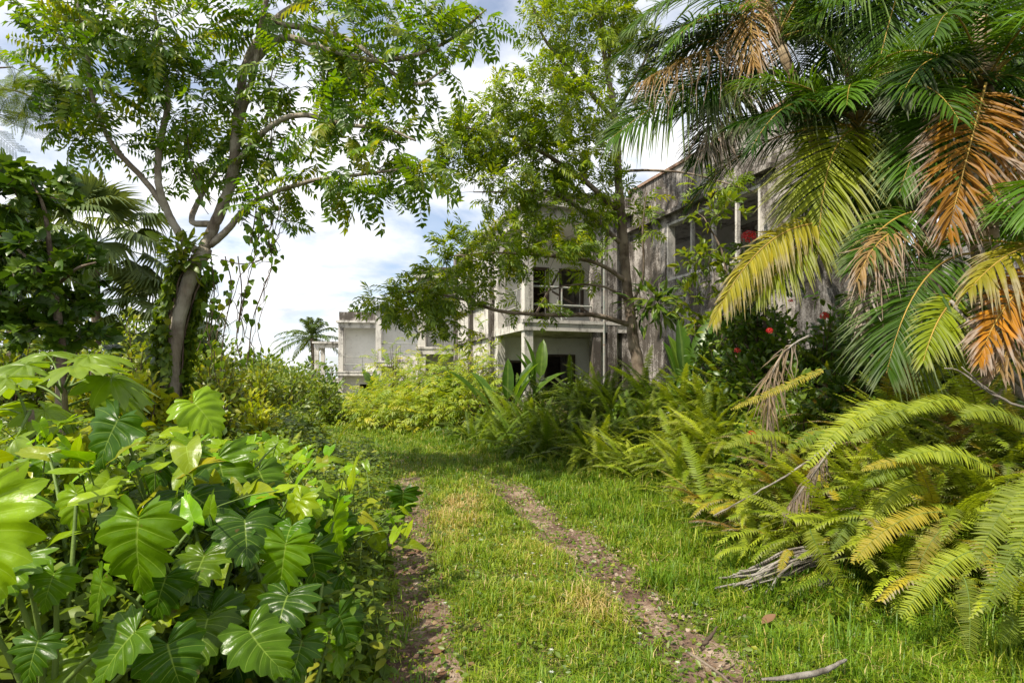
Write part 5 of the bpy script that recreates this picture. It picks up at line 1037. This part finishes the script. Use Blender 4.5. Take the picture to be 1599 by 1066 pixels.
carpet('ground_cover', 26000, lambda y: fr(y)+.1+(np.minimum(6, 3+.2*y))*rng.random(len(y)), lambda n: 2.6*(32/2.6)**rng.random(n), lambda x, y: np.clip((x-fr(y))*.8, 0, 1)*(.05+.4*rng.random(len(x))), lambda y: (.04+.05*rng.random(len(y)))*(1+.03*y), M['dark'], 'low dark growth beneath the ferns on the right bank', .5)
carpet('leaf_litter', 4200, lambda y: np.where(rng.random(len(y)) < .68, fr(y)+rng.normal(.5, .6, len(y)), np.where(rng.random(len(y)) < .5, rl(y), rr_(y))+rng.normal(0, .4, len(y))), lambda n: 2.3*(12/2.3)**rng.random(n), lambda x, y: .012+.02*rng.random(len(x)), lambda y: .015+.045*rng.random(len(y))**2, M['litter'], 'brown dead leaf litter strewn over the ruts and under the ferns', .5)
carpet('broadleaf_cover', 9000, lambda y: .5*(rl(y)+rr_(y))+rng.normal(.3, 1.0, len(y)), lambda n: 2.3*(14/2.3)**rng.random(n), lambda x, y: .02+.05*rng.random(len(x)), lambda y: (.02+.03*rng.random(len(y)))*(1+.03*y)*(fbm(0*y, y, 5, 41) > -9), M['mid'], 'small broad leaved weeds mixed into the track grass', .45)
# gravel, fallen leaves, fallen wood, star flowers
def gravel():
    g = G(); t = G().add([(1, 0, 0), (.3, .95, .05), (-.85, .5, 0), (-.8, -.6, .05), (.35, -.9, 0), (.1, .1, .7), (0, 0, -.5)], None, [[0, 1, 5], [1, 2, 5], [2, 3, 5], [3, 4, 5], [4, 0, 5], [1, 0, 6], [2, 1, 6], [3, 2, 6], [4, 3, 6], [0, 4, 6]]).arr(); n = 1100
    y = 2.3*(10/2.3)**rng.random(n); x = rr_(y)+rng.normal(.1, .2, n); m = rng.random(n) < .2; x = np.where(m, rl(y)+rng.normal(0, .2, n), x); D = rng.normal(size=(n, 3))*A(1, 1, .1)
    g.stamp(t, frames(D, A(0, 0, 1)+rng.normal(0, .3, (n, 3))), np.stack([x, y, gz(x, y)+.008], -1), .006+.022*rng.random(n)**3, rng.random(n)); tag(g.build('gravel', M['stone'], smooth=False), 'pale stones scattered along the right wheel rut', 'gravel', kind='stuff')
M['stone'] = plainmat('pale_stone', [(0.3, (0.17, 0.125, 0.095)), (0.6, (0.33, 0.26, 0.2)), (0.8, (0.45, 0.38, 0.31))], 5, 0.9)
gravel()
LT = [leaf_simple(1, .55, .3*k, -.35*k, (0, .2, .5, .8, 1), (.05, .8, 1, .6, 0)) for k in (.5, 1.0, -.6)]
for i in range(46):
    y = 2.5+5.5*rng.random()**1.3; x = (rl(y)+rng.normal(0, .28)) if i < 34 else rr_(y)+rng.normal(.3, .4); p = gp(x, y)+A(0, 0, .022); o = G().stamp(LT[i % 3], frames(rng.normal(size=(1, 3))*A(1, 1, .15), A(0, 0, 1)[None]+rng.normal(0, .25, (1, 3))), p[None], rng.uniform(.05, .11), A(rng.uniform(.1, .9))).build('fallen_leaf', M['litter'], origin=p)
    tag(o, 'curled brown leaf lying in the left wheel rut' if i < 34 else 'brown leaf lying on or beside the right wheel rut', 'leaf', 'brown leaves fallen in the left rut' if i < 34 else 'brown leaves fallen by the right rut')
p = gp(*at(1190, 990, 3.55)[:2])+A(0, 0, .05); tag(G().stamp(LT[1], frames(A(.8, .3, .08)[None], A(-.1, -.25, 1)[None]), p[None], .11, A(.6)).build('fallen_leaf', M['litter'], origin=p), 'single orange brown leaf on the bright verge grass', 'leaf')
for i in range(34):
    y = 2.5+6.5*rng.random()**1.5; x = 0.5*(rl(y)+rr_(y))+rng.normal(.1, .5); p = gp(x, y)+A(0, 0, rng.uniform(.06, .1)); a = np.arange(6)*1.047; D = np.stack([np.cos(a), np.sin(a), .3+0*a], -1)
    tag(G().stamp(leaf_tri(1, .28), frames(D, np.tile(A(0, 0, 1), (6, 1))), np.tile(p, (6, 1)), .017, .5+0*a).tube([p-A(0, 0, .1), p], .0006, 3).build('star_flower', M['white'], origin=p), 'tiny white star shaped flower in the track grass', 'flower', 'white star flowers in the grass')
stick('fallen_stick', [(1075, 1018, 2.97), (1110, 1040, 2.8), (1150, 1072, 2.6)], [.007, .006, .006], 'smooth reddish stick lying in the right rut at the bottom edge', 'stick', 'sticks on the ground by the right rut', 'bark2')
stick('fallen_stick', [(1098, 1012, 3.0), (1108, 995, 3.02), (1122, 978, 3.05)], [.014, .012, .004], 'dark stub of wood standing up from the right rut', 'stick', 'sticks on the ground by the right rut', 'vinebark')
stick('fallen_branch', [(1190, 1060, 2.72), (1245, 1056, 2.75), (1290, 1045, 2.85), (1322, 1030, 2.95)], [.006, .016, .014, .008], 'flaking grey branch lying in the grass at the bottom right', 'branch', None, 'deadwood')
def root_bundle():
    root = thing('weathered_root', tuple(gp(*at(1240, 900, 4.25)[:2])), 'bundle of grey weathered root fibres lying on the verge under the ferns', 'root'); g = G()
    for i in range(44):
        o = rng.normal(0, 1, 3)*A(.04, .05, .03); P = np.array([at(1178+rng.normal(0, 16), 906, 4.2)+o*1.2, at(1205, 893, 4.22)+o, at(1245, 874, 4.25)+o, at(1300, 862, 4.3)+o*.8])
        g.tube(smooth_path(P+rng.normal(0, .016, P.shape), 5), rng.uniform(.005, .011), 5)
    g.build('fibres', M['deadwood'], root)
root_bundle()
p = gp(*at(1290, 930, 4.15)[:2]); P = np.array([p, p+A(0, 0, .1), p+A(.03, .02, .17), p+A(.05, .03, .2)]); tag(G().tube(P, A(.09, .085, .06, .01), 10, cap=True).build('tree_stump', M['deadwood'], origin=p), 'small weathered stump in the verge grass under the hanging fern', 'stump')
